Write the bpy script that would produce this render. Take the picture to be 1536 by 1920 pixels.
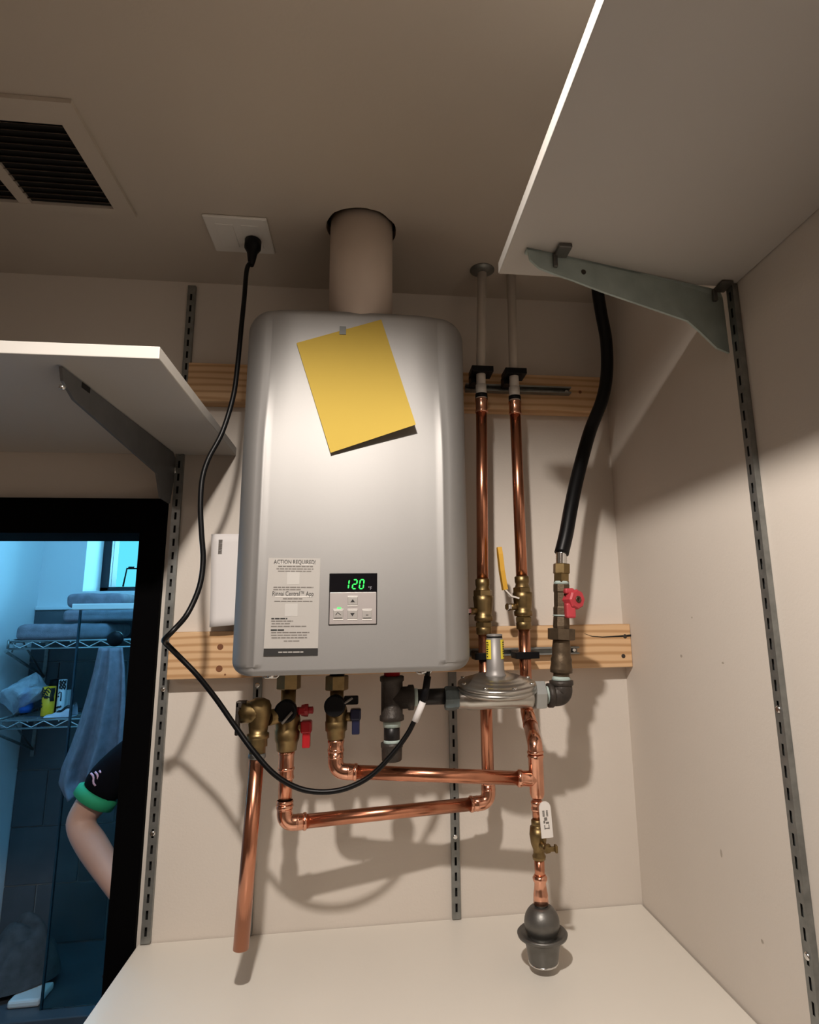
import bpy, bmesh, math, random
import numpy as np
from mathutils import Vector, Matrix, noise
random.seed(7)
SC = bpy.context.scene
COL = SC.collection
for o in list(bpy.data.objects): bpy.data.objects.remove(o)

# ------------------------------------------------------------------ camera
YAW, PIT, ROL = map(math.radians, (7.48507744, 11.2651114, -0.93101585))
FPX, CX, CY = 1143.64, 835.44, 930.11
_cy, _sy, _ct, _st = math.cos(YAW), math.sin(YAW), math.cos(PIT), math.sin(PIT)
CF = Vector((_sy*_ct, _cy*_ct, _st)); _r0 = Vector((_cy, -_sy, 0)); _u0 = _r0.cross(CF)
CR = _r0*math.cos(ROL) + _u0*math.sin(ROL); CU = -_r0*math.sin(ROL) + _u0*math.cos(ROL)
CC = Vector((0, -1.27, 1.7))
cam = bpy.data.cameras.new('camera'); camo = bpy.data.objects.new('camera', cam); COL.objects.link(camo)
cam.sensor_fit = 'VERTICAL'; cam.sensor_height = 24; cam.lens = FPX*24/1920
cam.shift_x = (768-CX)/1920; cam.shift_y = (CY-960)/1920
cam.clip_start = .02
camo.matrix_world = Matrix(((CR.x, CU.x, -CF.x, CC.x), (CR.y, CU.y, -CF.y, CC.y), (CR.z, CU.z, -CF.z, CC.z), (0, 0, 0, 1)))
SC.camera = camo
def ray(x, y): return CF + CR*((x-CX)/FPX) - CU*((y-CY)/FPX)
def W(x, y, d):                       # point at distance d in front of the back wall (d<0: beyond it)
    r = ray(x, y); return CC + r*((-d-CC.y)/r.y)
def WX(x, y, X):
    r = ray(x, y); return CC + r*((X-CC.x)/r.x)
def WZ(x, y, Z):
    r = ray(x, y); return CC + r*((Z-CC.z)/r.z)

# ------------------------------------------------------------------ world, lamps, exposure
SC.view_settings.view_transform = 'Standard'; SC.view_settings.look = 'None'
SC.view_settings.gamma = 1; SC.view_settings.use_curve_mapping = False
SC.view_settings.exposure = 0.0
w = bpy.data.worlds.new('world'); SC.world = w; w.use_nodes = True
w.node_tree.nodes['Background'].inputs[0].default_value = (.10, .60, .80, 1)
w.node_tree.nodes['Background'].inputs[1].default_value = 1.35
def lamp(name, kind, loc, energy, color, aim=None, **kw):
    l = bpy.data.lights.new(name, kind); l.energy = energy; l.color = color
    for k, v in kw.items(): setattr(l, k, v)
    o = bpy.data.objects.new(name, l); COL.objects.link(o); o.location = loc
    if aim is not None: o.rotation_euler = (Vector(aim)-Vector(loc)).to_track_quat('-Z', 'Y').to_euler()
    return o
lamp('recessed_downlight', 'SPOT', (-.095, -1.13, 2.418), 91, (1, .91, .825), (-.095, -1.13, 0), spot_size=math.radians(159), spot_blend=.37, shadow_soft_size=.028)
lamp('window_daylight', 'AREA', (-.95, 2.6, 2.15), 24, (.22, .66, 1), (-.95, 0, 1.9), shape='RECTANGLE', size=.8, size_y=.5)
lamp('bathroom_fill', 'AREA', (-.75, .95, 2.56), 30, (.16, .55, 1), (-1.15, 1.2, 0), shape='RECTANGLE', size=1.1, size_y=1.2)  # added blue fill under the closed bathroom ceiling, no skylight built
lamp('closet_fill', 'AREA', (-1.0, -2.2, 2.40), 6, (1, .88, .80), (-1.0, -2.2, 0), shape='RECTANGLE', size=.5, size_y=.5)  # added fill light behind the camera, lifts the shadows

# ------------------------------------------------------------------ materials
MAT = {}
def mat(name, col, rough=.5, metal=0, var=0, scale=8, bump=0, bscale=60, spec=.5, stretch=(1, 1, 1), col2=None, emit=None, alpha=None, trans=0, ior=1.45):
    if name in MAT: return MAT[name]
    m = bpy.data.materials.new(name); m.use_nodes = True; nt = m.node_tree; N = nt.nodes; L = nt.links
    b = N['Principled BSDF']; b.inputs['Roughness'].default_value = rough; b.inputs['Metallic'].default_value = metal
    b.inputs['Specular IOR Level'].default_value = spec; b.inputs['IOR'].default_value = ior
    c = (*col, 1); b.inputs['Base Color'].default_value = c
    if trans: b.inputs['Transmission Weight'].default_value = trans
    if alpha is not None: b.inputs['Alpha'].default_value = alpha
    if emit:
        b.inputs['Emission Color'].default_value = (*emit[0], 1); b.inputs['Emission Strength'].default_value = emit[1]
    if var or bump or col2:
        tc = N.new('ShaderNodeTexCoord'); mp = N.new('ShaderNodeMapping'); mp.inputs['Scale'].default_value = stretch
        L.new(tc.outputs['Object'], mp.inputs['Vector'])
        n = N.new('ShaderNodeTexNoise'); n.inputs['Scale'].default_value = scale; n.inputs['Detail'].default_value = 5
        L.new(mp.outputs[0], n.inputs['Vector'])
        r = N.new('ShaderNodeValToRGB'); r.color_ramp.elements[0].position = .3; r.color_ramp.elements[1].position = .7
        d = col2 if col2 else tuple(max(0, v*(1-var)) for v in col)
        r.color_ramp.elements[0].color = (*d, 1); r.color_ramp.elements[1].color = c
        L.new(n.outputs[0], r.inputs[0]); L.new(r.outputs[0], b.inputs['Base Color'])
        if bump:
            n2 = N.new('ShaderNodeTexNoise'); n2.inputs['Scale'].default_value = bscale; n2.inputs['Detail'].default_value = 3
            L.new(mp.outputs[0], n2.inputs['Vector'])
            bp = N.new('ShaderNodeBump'); bp.inputs['Strength'].default_value = bump; bp.inputs['Distance'].default_value = .002
            L.new(n2.outputs[0], bp.inputs['Height']); L.new(bp.outputs[0], b.inputs['Normal'])
    MAT[name] = m; return m
def wood_mat():
    m = bpy.data.materials.new('pine'); m.use_nodes = True; nt = m.node_tree; N = nt.nodes; L = nt.links; b = N['Principled BSDF']
    b.inputs['Roughness'].default_value = .55
    tc = N.new('ShaderNodeTexCoord'); mp = N.new('ShaderNodeMapping'); mp.inputs['Scale'].default_value = (.9, 7, 7)
    L.new(tc.outputs['Object'], mp.inputs['Vector'])
    n0 = N.new('ShaderNodeTexNoise'); n0.inputs['Scale'].default_value = 2.2; n0.inputs['Detail'].default_value = 2; L.new(mp.outputs[0], n0.inputs['Vector'])
    wv = N.new('ShaderNodeTexWave'); wv.wave_type = 'BANDS'; wv.bands_direction = 'Z'; wv.inputs['Scale'].default_value = 3.0
    wv.inputs['Distortion'].default_value = 9; wv.inputs['Detail'].default_value = 2; wv.inputs['Detail Scale'].default_value = .6
    L.new(mp.outputs[0], wv.inputs['Vector'])
    r = N.new('ShaderNodeValToRGB'); r.color_ramp.elements[0].color = (.52, .295, .135, 1); r.color_ramp.elements[1].color = (.72, .47, .26, 1)
    r.color_ramp.elements[0].position = .0; r.color_ramp.elements[1].position = .55
    L.new(wv.outputs['Fac'], r.inputs[0])
    mx = N.new('ShaderNodeMixRGB'); mx.blend_type = 'MULTIPLY'; mx.inputs[0].default_value = .12
    L.new(r.outputs[0], mx.inputs[1]); L.new(n0.outputs[0], mx.inputs[2]); L.new(mx.outputs[0], b.inputs['Base Color'])
    return m
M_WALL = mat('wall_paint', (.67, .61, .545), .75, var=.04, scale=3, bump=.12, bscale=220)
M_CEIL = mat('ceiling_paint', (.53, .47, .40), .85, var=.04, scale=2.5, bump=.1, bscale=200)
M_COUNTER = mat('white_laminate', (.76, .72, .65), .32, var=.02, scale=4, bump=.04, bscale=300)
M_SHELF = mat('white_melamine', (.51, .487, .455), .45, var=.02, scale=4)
M_GALV = mat('galvanized_steel', (.30, .31, .30), .45, .8, var=.3, scale=60)
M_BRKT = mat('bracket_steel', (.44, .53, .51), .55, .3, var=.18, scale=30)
M_BRKTD = mat('dark_bracket_steel', (.15, .152, .155), .5, .3, var=.18, scale=30)  # darker tone of bracket steel, left bracket only
M_SILVER = mat('silver_enamel', (.335, .328, .32), .56, .70, var=.015, scale=500)
M_COPPER = mat('copper', (.70, .31, .19), .24, 1, var=.28, scale=26, stretch=(1, 1, .25))
M_COPPERB = mat('bright_copper', (.86, .44, .30), .2, 1, var=.2, scale=60)
M_BRASS = mat('brass', (.29, .205, .095), .4, 1, var=.25, scale=70)
M_BRONZE = mat('dull_bronze', (.15, .11, .072), .48, .8, var=.35, scale=80, bump=.15, bscale=300)
M_IRON = mat('black_iron', (.055, .045, .038), .5, .35, var=.35, scale=70, bump=.4, bscale=260)
M_BLACKPIPE = mat('black_pipe', (.012, .011, .011), .38, .2)
M_PUTTY = mat('pipe_sealant', (.46, .56, .52), .6, var=.25, scale=90)
M_ALU = mat('cast_aluminium', (.55, .53, .49), .28, .95, var=.2, scale=22, bump=.15, bscale=90)
M_STEEL = mat('dark_cast_steel', (.17, .165, .155), .42, .8, var=.12, scale=60, bump=.08, bscale=400)
M_CHROME = mat('chrome', (.75, .75, .74), .15, 1)
M_BLACK = mat('black_plastic', (.004, .004, .005), .45, spec=.22)
M_RUBBER = mat('black_rubber', (.003, .003, .0035), .38, spec=.28)
M_RED = mat('red_plastic', (.42, .012, .018), .4)
M_PINKRED = mat('faded_red_plastic', (.52, .05, .065), .5, var=.15, scale=60)
M_NAVY = mat('navy_plastic', (.012, .014, .045), .4)
M_YELLOW = mat('yellow_vinyl', (.62, .34, .035), .45)
M_LABELY = mat('label_yellow', (.82, .68, .06), .5)
M_PAPERY = mat('yellow_paper', (.53, .375, .062), .8, var=.03, scale=6)
M_WHITEP = mat('white_pex', (.60, .55, .49), .45, var=.12, scale=40, stretch=(1, 1, .1))
M_PVC = mat('white_pvc', (.66, .56, .48), .5, var=.05, scale=5)
M_WHITE = mat('white_plastic', (.72, .70, .66), .45)
M_PAPER = mat('white_paper', (.70, .67, .66), .8)
M_STICK = mat('sticker_paper', (.43, .41, .385), .6)
M_INK = mat('black_ink', (.02, .019, .018), .6)
M_GREYINK = mat('grey_ink', (.17, .155, .14), .6)
M_VOID = mat('opening_black', (.006, .0055, .005), .8)  # near-black for dark insides of openings, also the board crack
M_SLAT = mat('dark_slat', (.20, .15, .115), .6, var=.3, scale=30)
M_FRAME = mat('black_door_frame', (.0012, .0011, .0014), .8, spec=.05)
M_LED = mat('green_display', (.0, .4, .02), .5, emit=((.03, 1, .09), 2.2))
M_PINE = wood_mat()
M_KNOT = mat('pine_knot', (.22, .08, .03), .6, var=.3, scale=90)
M_BWALL = mat('bathroom_plaster', (.74, .76, .76), .7, var=.04, scale=2, bump=.05, bscale=200)
M_TILE = mat('slate_tile', (.095, .105, .115), .35, var=.35, scale=5)
M_GROUT = mat('grout', (.22, .25, .26), .8)
M_TOWEL = mat('grey_blue_terry', (.27, .235, .265), .95, var=.28, scale=35, bump=.6, bscale=350)
M_DKTOWEL = mat('dark_grey_terry', (.085, .085, .085), .95, var=.4, scale=28, bump=.6, bscale=350)
M_GLASS = mat('shower_glass', (.72, .90, .92), .02, trans=1, ior=1.12)
M_WGLASS = mat('window_glass', (.95, 1, 1), .02, trans=1, ior=1.05)
M_BAG = mat('clear_bag', (.80, .88, .95), .18, trans=.45, ior=1.1, var=.3, scale=30)
M_BLUE = mat('blue_plastic', (.03, .16, .60), .5)
M_SKIN = mat('skin', (.56, .33, .25), .5, var=.12, scale=12)
M_SHIRT = mat('black_tshirt', (.004, .004, .006), .95, spec=.1, var=.2, scale=30)
M_GREEN = mat('green_cuff', (.02, .30, .13), .8)
M_PINK = mat('pink_print', (.66, .42, .55), .8)
M_JEANS = mat('dark_trousers', (.02, .023, .035), .85, var=.3, scale=40)
M_HAIR = mat('dark_hair', (.03, .02, .014), .6, var=.4, scale=80)

# ------------------------------------------------------------------ mesh helpers
class MB:
    def __init__(s): s.v = []; s.f = []; s.sm = []
    def add(s, V, F, smooth=False):
        b = len(s.v); s.v += [Vector(v) for v in V]
        for f in F: s.f.append([i+b for i in f]); s.sm.append(smooth)
        return s
    def box(s, a, b, bev=0, mtx=None):
        bm = bmesh.new(); bmesh.ops.create_cube(bm, size=1)
        a, b = Vector(a), Vector(b); c = (a+b)/2; d = b-a
        for v in bm.verts: v.co = Vector((v.co.x*abs(d.x), v.co.y*abs(d.y), v.co.z*abs(d.z)))
        if bev: bmesh.ops.bevel(bm, geom=bm.edges[:], offset=bev, segments=2, affect='EDGES', profile=.5)
        bm.verts.index_update()
        M = (mtx if mtx else Matrix.Translation(c))
        s.add([M @ v.co for v in bm.verts], [[v.index for v in f.verts] for f in bm.faces]); bm.free(); return s
    def lathe(s, p0, axis, prof, seg=20, smooth=True, ref=None, rot=0):
        # prof: list of (t along axis, radius)
        p0 = Vector(p0); ax = Vector(axis).normalized()
        u = Vector(ref) if ref else (Vector((1, 0, 0)) if abs(ax.x) < .8 else Vector((0, 0, 1)))
        u = (u-ax*u.dot(ax)).normalized(); v = ax.cross(u)
        V = []; F = []
        for t, r in prof:
            for k in range(seg):
                a = 2*math.pi*k/seg+rot; V.append(p0+ax*t+(u*math.cos(a)+v*math.sin(a))*r)
        n = len(prof)
        for i in range(n-1):
            for k in range(seg):
                k2 = (k+1) % seg; F.append([i*seg+k, i*seg+k2, (i+1)*seg+k2, (i+1)*seg+k])
        s.add(V, F, smooth)
        b = len(s.v)-len(V)
        s.f.append([b+k for k in range(seg)][::-1]); s.sm.append(False)
        s.f.append([b+(n-1)*seg+k for k in range(seg)]); s.sm.append(False)
        return s
    def cyl(s, p0, p1, r, seg=20, r2=None, smooth=True):
        p0, p1 = Vector(p0), Vector(p1); d = (p1-p0).length
        return s.lathe(p0, p1-p0, [(0, r), (d, r if r2 is None else r2)], seg, smooth)
    def hexn(s, p0, p1, r, rot=0):
        p0, p1 = Vector(p0), Vector(p1); d = (p1-p0).length; c = min(.0015, d*.15)
        return s.lathe(p0, p1-p0, [(0, r*.93), (c, r), (d-c, r), (d, r*.93)], 6, False, rot=rot)
    def tube(s, pts, r, seg=14, caps=True, smooth=True):
        P = [Vector(p) for p in pts]; n = len(P); R = r if isinstance(r, (list, tuple)) else [r]*n
        T = []
        for i in range(n):
            a = P[min(i+1, n-1)]-P[max(i-1, 0)]; T.append(a.normalized())
        u = T[0].orthogonal().normalized(); V = []; F = []
        for i in range(n):
            u = (u-T[i]*u.dot(T[i])).normalized(); v = T[i].cross(u)
            for k in range(seg):
                a = 2*math.pi*k/seg; V.append(P[i]+(u*math.cos(a)+v*math.sin(a))*R[i])
        for i in range(n-1):
            for k in range(seg):
                k2 = (k+1) % seg; F.append([i*seg+k, i*seg+k2, (i+1)*seg+k2, (i+1)*seg+k])
        b = len(s.v); s.add(V, F, smooth)
        if caps:
            s.f.append([b+k for k in range(seg)][::-1]); s.sm.append(False)
            s.f.append([b+(n-1)*seg+k for k in range(seg)]); s.sm.append(False)
        return s
    def prism(s, poly, d):                # polygon (list of points) extruded by vector d
        P = [Vector(p) for p in poly]; d = Vector(d); n = len(P)
        V = P+[p+d for p in P]; F = [list(range(n)), [n+i for i in range(n)][::-1]]
        for i in range(n): j = (i+1) % n; F.append([i, i+n, j+n, j])
        s.add(V, F); return s
    def grid(s, nu, nv, fn, smooth=True, closed=False):
        V = [fn(i/(nu-1), j/(nv-1)) for j in range(nv) for i in range(nu)]; F = []
        for j in range(nv-1):
            for i in range(nu-1): a = j*nu+i; F.append([a, a+1, a+nu+1, a+nu])
        return s.add(V, F, smooth)
    def torus(s, c, axis, R, r, seg=32, s2=10):
        ax = Vector(axis).normalized(); u = ax.orthogonal().normalized(); v = ax.cross(u); c = Vector(c); V = []; F = []
        for i in range(seg):
            a = 2*math.pi*i/seg; d = u*math.cos(a)+v*math.sin(a)
            for k in range(s2):
                b = 2*math.pi*k/s2; V.append(c+d*(R+r*math.cos(b))+ax*r*math.sin(b))
        for i in range(seg):
            for k in range(s2):
                F.append([i*s2+k, ((i+1) % seg)*s2+k, ((i+1) % seg)*s2+(k+1) % s2, i*s2+(k+1) % s2])
        return s.add(V, F, True)
OFF = {}
def link(o, parent=None, loc=None):
    COL.objects.link(o)
    if parent is not None: o.parent = parent
    return o
def obj(name, mb, m, parent=None, label=None, cat=None, group=None, kind=None, fix=True):
    off = OFF.get(parent.name, Vector((0, 0, 0))) if parent else Vector((0, 0, 0))
    me = bpy.data.meshes.new(name); me.from_pydata([v-off for v in mb.v], [], mb.f); me.validate()
    if len(me.polygons) == len(mb.sm): me.polygons.foreach_set('use_smooth', mb.sm)
    me.materials.append(m)
    if fix:
        bm = bmesh.new(); bm.from_mesh(me); bmesh.ops.recalc_face_normals(bm, faces=bm.faces[:]); bm.to_mesh(me); bm.free()
    o = bpy.data.objects.new(name, me); link(o, parent); OFF[o.name] = off
    if label: o['label'] = label
    if cat: o['category'] = cat
    if group: o['group'] = group
    if kind: o['kind'] = kind
    return o
def thing(name, label, cat, loc, group=None):
    o = bpy.data.objects.new(name, None); o.empty_display_size = .02; COL.objects.link(o); o.location = loc
    o['label'] = label; o['category'] = cat; OFF[o.name] = Vector(loc)
    if group: o['group'] = group
    return o
def bend(pts, r, n=8):                    # round the corners of a polyline
    P = [Vector(p) for p in pts]; out = [P[0]]
    for i in range(1, len(P)-1):
        a = (P[i-1]-P[i]); b = (P[i+1]-P[i]); la, lb = a.length, b.length; a.normalize(); b.normalize()
        ang = a.angle(b); t = min(r/math.tan(ang/2), la*.49, lb*.49)
        A = P[i]+a*t; B = P[i]+b*t
        for k in range(n+1):
            q = k/n; out.append((A*(1-q)+P[i]*q)*(1-q)+(P[i]*(1-q)+B*q)*q)
    return out+[P[-1]]
def spline(pts, n=8):                     # Catmull-Rom through points
    P = [Vector(p) for p in pts]; P = [P[0]*2-P[1]]+P+[P[-1]*2-P[-2]]; out = []
    for i in range(1, len(P)-2):
        for k in range(n):
            t = k/n; a, b, c, d = P[i-1], P[i], P[i+1], P[i+2]
            out.append(.5*((2*b)+(c-a)*t+(2*a-5*b+4*c-d)*t*t+(3*b-a-3*c+d)*t**3))
    return out+[P[-2]]
def text_mb(txt, width, origin, xdir, ydir, height=None, off=0, bold=0):
    cu = bpy.data.curves.new('t', 'FONT'); cu.body = txt; cu.size = 1; cu.offset = off; cu.resolution_u = 3
    to = bpy.data.objects.new('t', cu); COL.objects.link(to); bpy.context.view_layer.update()
    me = to.to_mesh(); vs = [v.co.copy() for v in me.vertices]; fs = [list(p.vertices) for p in me.polygons]
    to.to_mesh_clear(); bpy.data.objects.remove(to); bpy.data.curves.remove(cu)
    x0 = min(v.x for v in vs); x1 = max(v.x for v in vs); y0 = min(v.y for v in vs); y1 = max(v.y for v in vs)
    sx = width/(x1-x0); sy = height/(y1-y0) if height else sx
    X = Vector(xdir).normalized(); Y = Vector(ydir).normalized(); mb = MB()
    for sh in ((-bold, -bold/2, 0, bold/2, bold) if bold else (0,)): mb.add([X*sh+Vector((0, -sh*.05-abs(sh)*.02, 0))+Vector(origin)+X*((v.x-(x0+x1)/2)*sx)+Y*((v.y-(y0+y1)/2)*sy) for v in vs], fs); return mb
def rect(mb, c, xd, yd, w, h, n=None, t=0.0):
    c, xd, yd = Vector(c), Vector(xd).normalized(), Vector(yd).normalized()
    P = [c-xd*w/2-yd*h/2, c+xd*w/2-yd*h/2, c+xd*w/2+yd*h/2, c-xd*w/2+yd*h/2]
    if t: mb.prism(P, Vector(n)*t)
    else: mb.add(P, [[0, 1, 2, 3]])
    return mb
Xd, Yd, Zd = Vector((1, 0, 0)), Vector((0, 1, 0)), Vector((0, 0, 1))
FRONT = Vector((0, -1, 0))

# ------------------------------------------------------------------ setting: laundry closet
XR, ZCEIL, XL, YB = .5435, 2.424, -1.62, -2.5
DX0, DX1, DZ = -1.32, -.443, 1.873        # doorway
mb = MB(); mb.box((XL-.1, 0, 0), (DX0, .11, 2.5)); mb.box((DX1, 0, 0), (XR+.1, .11, 2.5)); mb.box((DX0, 0, DZ), (DX1, .11, 2.5))
obj('wall_back', mb, M_WALL, kind='structure')
wr = obj('wall_right', MB().box((XR, YB-.1, 0), (XR+.1, 0, 2.5)), M_WALL, kind='structure')
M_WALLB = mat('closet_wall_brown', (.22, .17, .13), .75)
obj('wall_left', MB().box((XL-.1, YB-.1, 0), (XL, 0, 2.5)), M_WALLB, kind='structure')
obj('wall_front', MB().box((XL-.1, YB-.1, 0), (XR+.1, YB, 2.5)), M_WALLB, kind='structure')
obj('floor', MB().box((XL-.1, YB-.1, -.05), (XR+.1, .06, 0)), mat('floor_vinyl', (.20, .13, .08), .5, var=.2, scale=6), kind='structure')
# ceiling with a rough-cut round hole for the flue
HC = Vector((-.0155, -.222, ZCEIL)); HR = .0655
mb = MB(); n = 48; sq = .12
inner = []; outer = []
for k in range(n):
    a = 2*math.pi*k/n; rr = HR*(1+.05*noise.noise((math.cos(a)*2.2, math.sin(a)*2.2, 3))+.018*noise.noise((math.cos(a)*9, math.sin(a)*9, 1)))
    inner.append(HC+Vector((math.cos(a)*rr, math.sin(a)*rr, 0)))
    m_ = max(abs(math.cos(a)), abs(math.sin(a))); outer.append(HC+Vector((math.cos(a)/m_*sq, math.sin(a)/m_*sq, 0)))
up = Vector((0, 0, .02))
V = inner+outer+[p+up for p in inner]; F = []
for k in range(n):
    j = (k+1) % n; F.append([k, j, n+j, n+k]); F.append([k, 2*n+k, 2*n+j, j])
mb.add(V, F)
x0, x1, y0, y1 = XL-.1, XR+.1, YB-.1, .1; hx0, hx1, hy0, hy1 = HC.x-sq, HC.x+sq, HC.y-sq, HC.y+sq
for (a, b, c, d) in ((x0, y0, hx0, y1), (hx1, y0, x1, y1), (hx0, y0, hx1, hy0), (hx0, hy1, hx1, y1)):
    mb.add([(a, b, ZCEIL), (c, b, ZCEIL), (c, d, ZCEIL), (a, d, ZCEIL)], [[0, 1, 2, 3]])
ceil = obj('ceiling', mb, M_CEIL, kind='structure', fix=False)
obj('hole_light_block', MB().box((XL-.1, YB-.1, ZCEIL+.02), (XR+.1, .1, ZCEIL+.06)), M_VOID, parent=ceil)  # added black slab, keeps sky light out of the flue hole
# shallow taping marks / scuffs on the walls
mb = MB()
for (px, py, rx, rz) in ((1278, 1230, .004, .0025), (1356, 1243, .003, .0015), (1353, 1600, .0025, .006), (1430, 1765, .003, .0025), (1298, 1158, .002, .0015)):
    p = WX(px, py, XR); mb.lathe(p, (-1, 0, 0), [(-.0002, 1e-4), (.0003, .001)], 10)
    V = [p+Vector((-.0004, math.cos(2*math.pi*k/10)*rx, math.sin(2*math.pi*k/10)*rz)) for k in range(10)]; mb.add(V, [list(range(10))])
obj('scuff_marks', mb, mat('scuff', (.42, .37, .31), .8), parent=wr)

# ------------------------------------------------------------------ door frame and bathroom beyond
mb = MB(); fo = -.396
mb.prism([(DX1, -.012, 0), (fo, -.012, 0), (fo, .0, 0), (fo, .12, 0), (DX1, .12, 0)], (0, 0, 1.942))
d1 = obj('door_1', mb, M_FRAME, kind='structure')
obj('head_jamb', MB().box((DX0-.05, -.012, DZ), (DX1, .12, 1.942)), M_FRAME, parent=d1)
obj('side_jamb', MB().box((DX0-.05, -.012, 0), (DX0, .12, DZ)), M_FRAME, parent=d1)
BX, BY, BXR = -1.552, 1.9, .75            # bathroom left wall, far wall, right wall
BZ = 2.6
obj('wall_bathroom_left', MB().box((BX-.1, .11, 0), (BX, BY+.3, BZ)), M_BWALL, kind='structure')
obj('wall_bathroom_right', MB().box((BXR, .11, 0), (BXR+.1, BY+.3, BZ)), M_BWALL, kind='structure')
obj('floor_bathroom', MB().box((BX-.1, .06, -.05), (BXR+.1, BY+.3, 0)), M_TILE, kind='structure')
obj('ceiling_bathroom', MB().box((BX-.1, .1, BZ), (BXR+.1, BY+.3, BZ+.05)), M_BWALL, kind='structure')
WX0, WX1, WZ0, WZ1 = -1.355, -.62, 1.852, 2.45    # window opening
mb = MB()
mb.box((BX-.1, BY, 0), (WX0, BY+.28, BZ)); mb.box((WX1, BY, 0), (BXR+.1, BY+.28, BZ))
mb.box((WX0, BY, 0), (WX1, BY+.28, WZ0)); mb.box((WX0, BY, WZ1), (WX1, BY+.28, BZ))
wf = obj('wall_bathroom_far', mb, M_BWALL, kind='structure')
# tile wainscot, each tile a piece on the far wall
obj('grout_bed', MB().box((BX+.001, BY-.006, .3), (BXR-.001, BY, 1.765)), M_GROUT, parent=wf)
TW, TH = .30, .236; tile_mesh = None; k = 0
for row in range(6):
    zt = 1.762-row*TH
    x = BX+.002-(TW*.55 if row % 2 else .0)
    while x < BXR:
        a, b = max(x, BX+.002), min(x+TW-.006, BXR-.002)
        if b-a > .02:
            full = b-a > TW-.008
            if full and tile_mesh:
                o = bpy.data.objects.new('tile', tile_mesh); link(o, wf); o.location = (a, BY-.006, zt-TH)
            else:
                m0 = MB().box((0, -.008, .003), (b-a, .0, TH-.003), .0015)
                o = obj('tile', m0, M_TILE, parent=wf); o.location = (a, BY-.006, zt-TH)
                if full: tile_mesh = o.data
        x += TW
obj('trim_1', MB().box((BX+.001, BY-.02, 1.765), (BXR-.001, BY+.0, 1.783), .003), M_BWALL, kind='structure')
# window
win = obj('window_1', MB().box((WX0, BY+.19, WZ0), (WX0+.042, BY+.285, WZ1), .003).box((WX1-.05, BY+.19, WZ0), (WX1, BY+.25, WZ1), .003)
          .box((WX0, BY+.19, WZ0), (WX1, BY+.25, WZ0+.03), .003).box((WX0, BY+.19, WZ1-.05), (WX1, BY+.25, WZ1), .003), mat('dark_bronze_frame', (.012, .012, .02), .5), kind='structure')
obj('pane', MB().box((WX0+.042, BY+.215, WZ0+.03), (WX1-.05, BY+.221, WZ1-.05)), M_WGLASS, parent=win)
a, b = W(231, 1095, -BY-.18), W(268, 1066, -BY-.18)
obj('window_latch', MB().tube([(a.x, BY+.18, WZ0+.03), (a.x+.012, BY+.18, b.z), (b.x+.03, BY+.18, b.z), (b.x+.045, BY+.18, WZ0+.03)], .0045, 8).tube([(a.x+.02, BY+.18, b.z+.004), (a.x+.05, BY+.18, b.z+.004)], .007, 8), M_BLACK, parent=win)
# tiled ledge that carries the shower glass
obj('trim_2', MB().box((BX, 1.34, 0), (BXR, BY-.015, .345), .004), M_TILE, kind='structure')

GY = 1.40
gx0 = W(153, 1135, -GY).x; gzt = W(153, 1137, -GY).z
g = thing('shower_screen', 'clear glass shower panel under a pale top rail, bath towel hanging in front', 'shower screen', (gx0, GY, .345))
obj('glass_panel', MB().box((gx0, GY-.005, .346), (.55, GY+.005, gzt-.014)), M_GLASS, parent=g)
obj('edge_strip', MB().box((gx0-.0045, GY-.006, .346), (gx0+.0015, GY+.008, gzt-.014)), mat('dark_glass_edge', (.01, .035, .05), .2), parent=g)
obj('top_rail', MB().box((gx0-.028, GY-.02, gzt-.014), (.55, GY+.02, gzt+.010), .003), M_WHITE, parent=g)
kp = W(213, 1198, -GY+.06)
obj('knob', MB().lathe((kp.x, GY-.006, kp.z), (0, -1, 0), [(0, .010), (.018, .010), (.022, .022), (.03, .030), (.042, .030), (.05, .024), (.053, .008)], 20), M_BLACK, parent=g)
# bath towel hanging from the knob
kx, kz = W(209, 1215, -GY+.05).x, W(209, 1213, -GY+.05).z
TL = [(186, 1214), (176, 1255), (163, 1300), (147, 1350), (128, 1400), (110, 1440), (104, 1468), (116, 1488)]
TR = [(231, 1214), (236, 1255), (237, 1300), (237, 1350), (236, 1400), (233, 1430), (229, 1452), (222, 1470)]
def pl_(P, v):
    f = v*(len(P)-1); i = min(int(f), len(P)-2); f -= i; return P[i][0]*(1-f)+P[i+1][0]*f, P[i][1]*(1-f)+P[i+1][1]*f
def towel_pt(u, v, front):
    l, r = pl_(TL, v), pl_(TR, v); p = W(l[0]*(1-u)+r[0]*u, l[1]*(1-u)+r[1]*u+14*v**4*math.sin(u*7+.6), -GY+.05)
    fold = .034*math.sin(u*17+1.3*math.sin(v*2.4))*(.3+.7*v)+.010*math.sin(u*37+v*3)*v
    p.y += -.028*math.sin(math.pi*u)*(1-.4*v)+fold*.8+(-.005 if front else .005); return p
mb = MB(); mb.grid(46, 40, lambda u, v: towel_pt(u, v, True)); mb.grid(46, 40, lambda u, v: towel_pt(u, v, False))
nn = 46*40
for j in range(39):
    for i in (0, 45): a = j*46+i; mb.f.append([a, a+46, a+46+nn, a+nn]); mb.sm.append(True)
for i in range(45):
    for j in (0, 39): a = j*46+i; mb.f.append([a, a+1, a+1+nn, a+nn]); mb.sm.append(True)
obj('bath_towel', mb, M_TOWEL, label='grey-blue bath towel hanging in folds from the round black knob', cat='towel')

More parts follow.
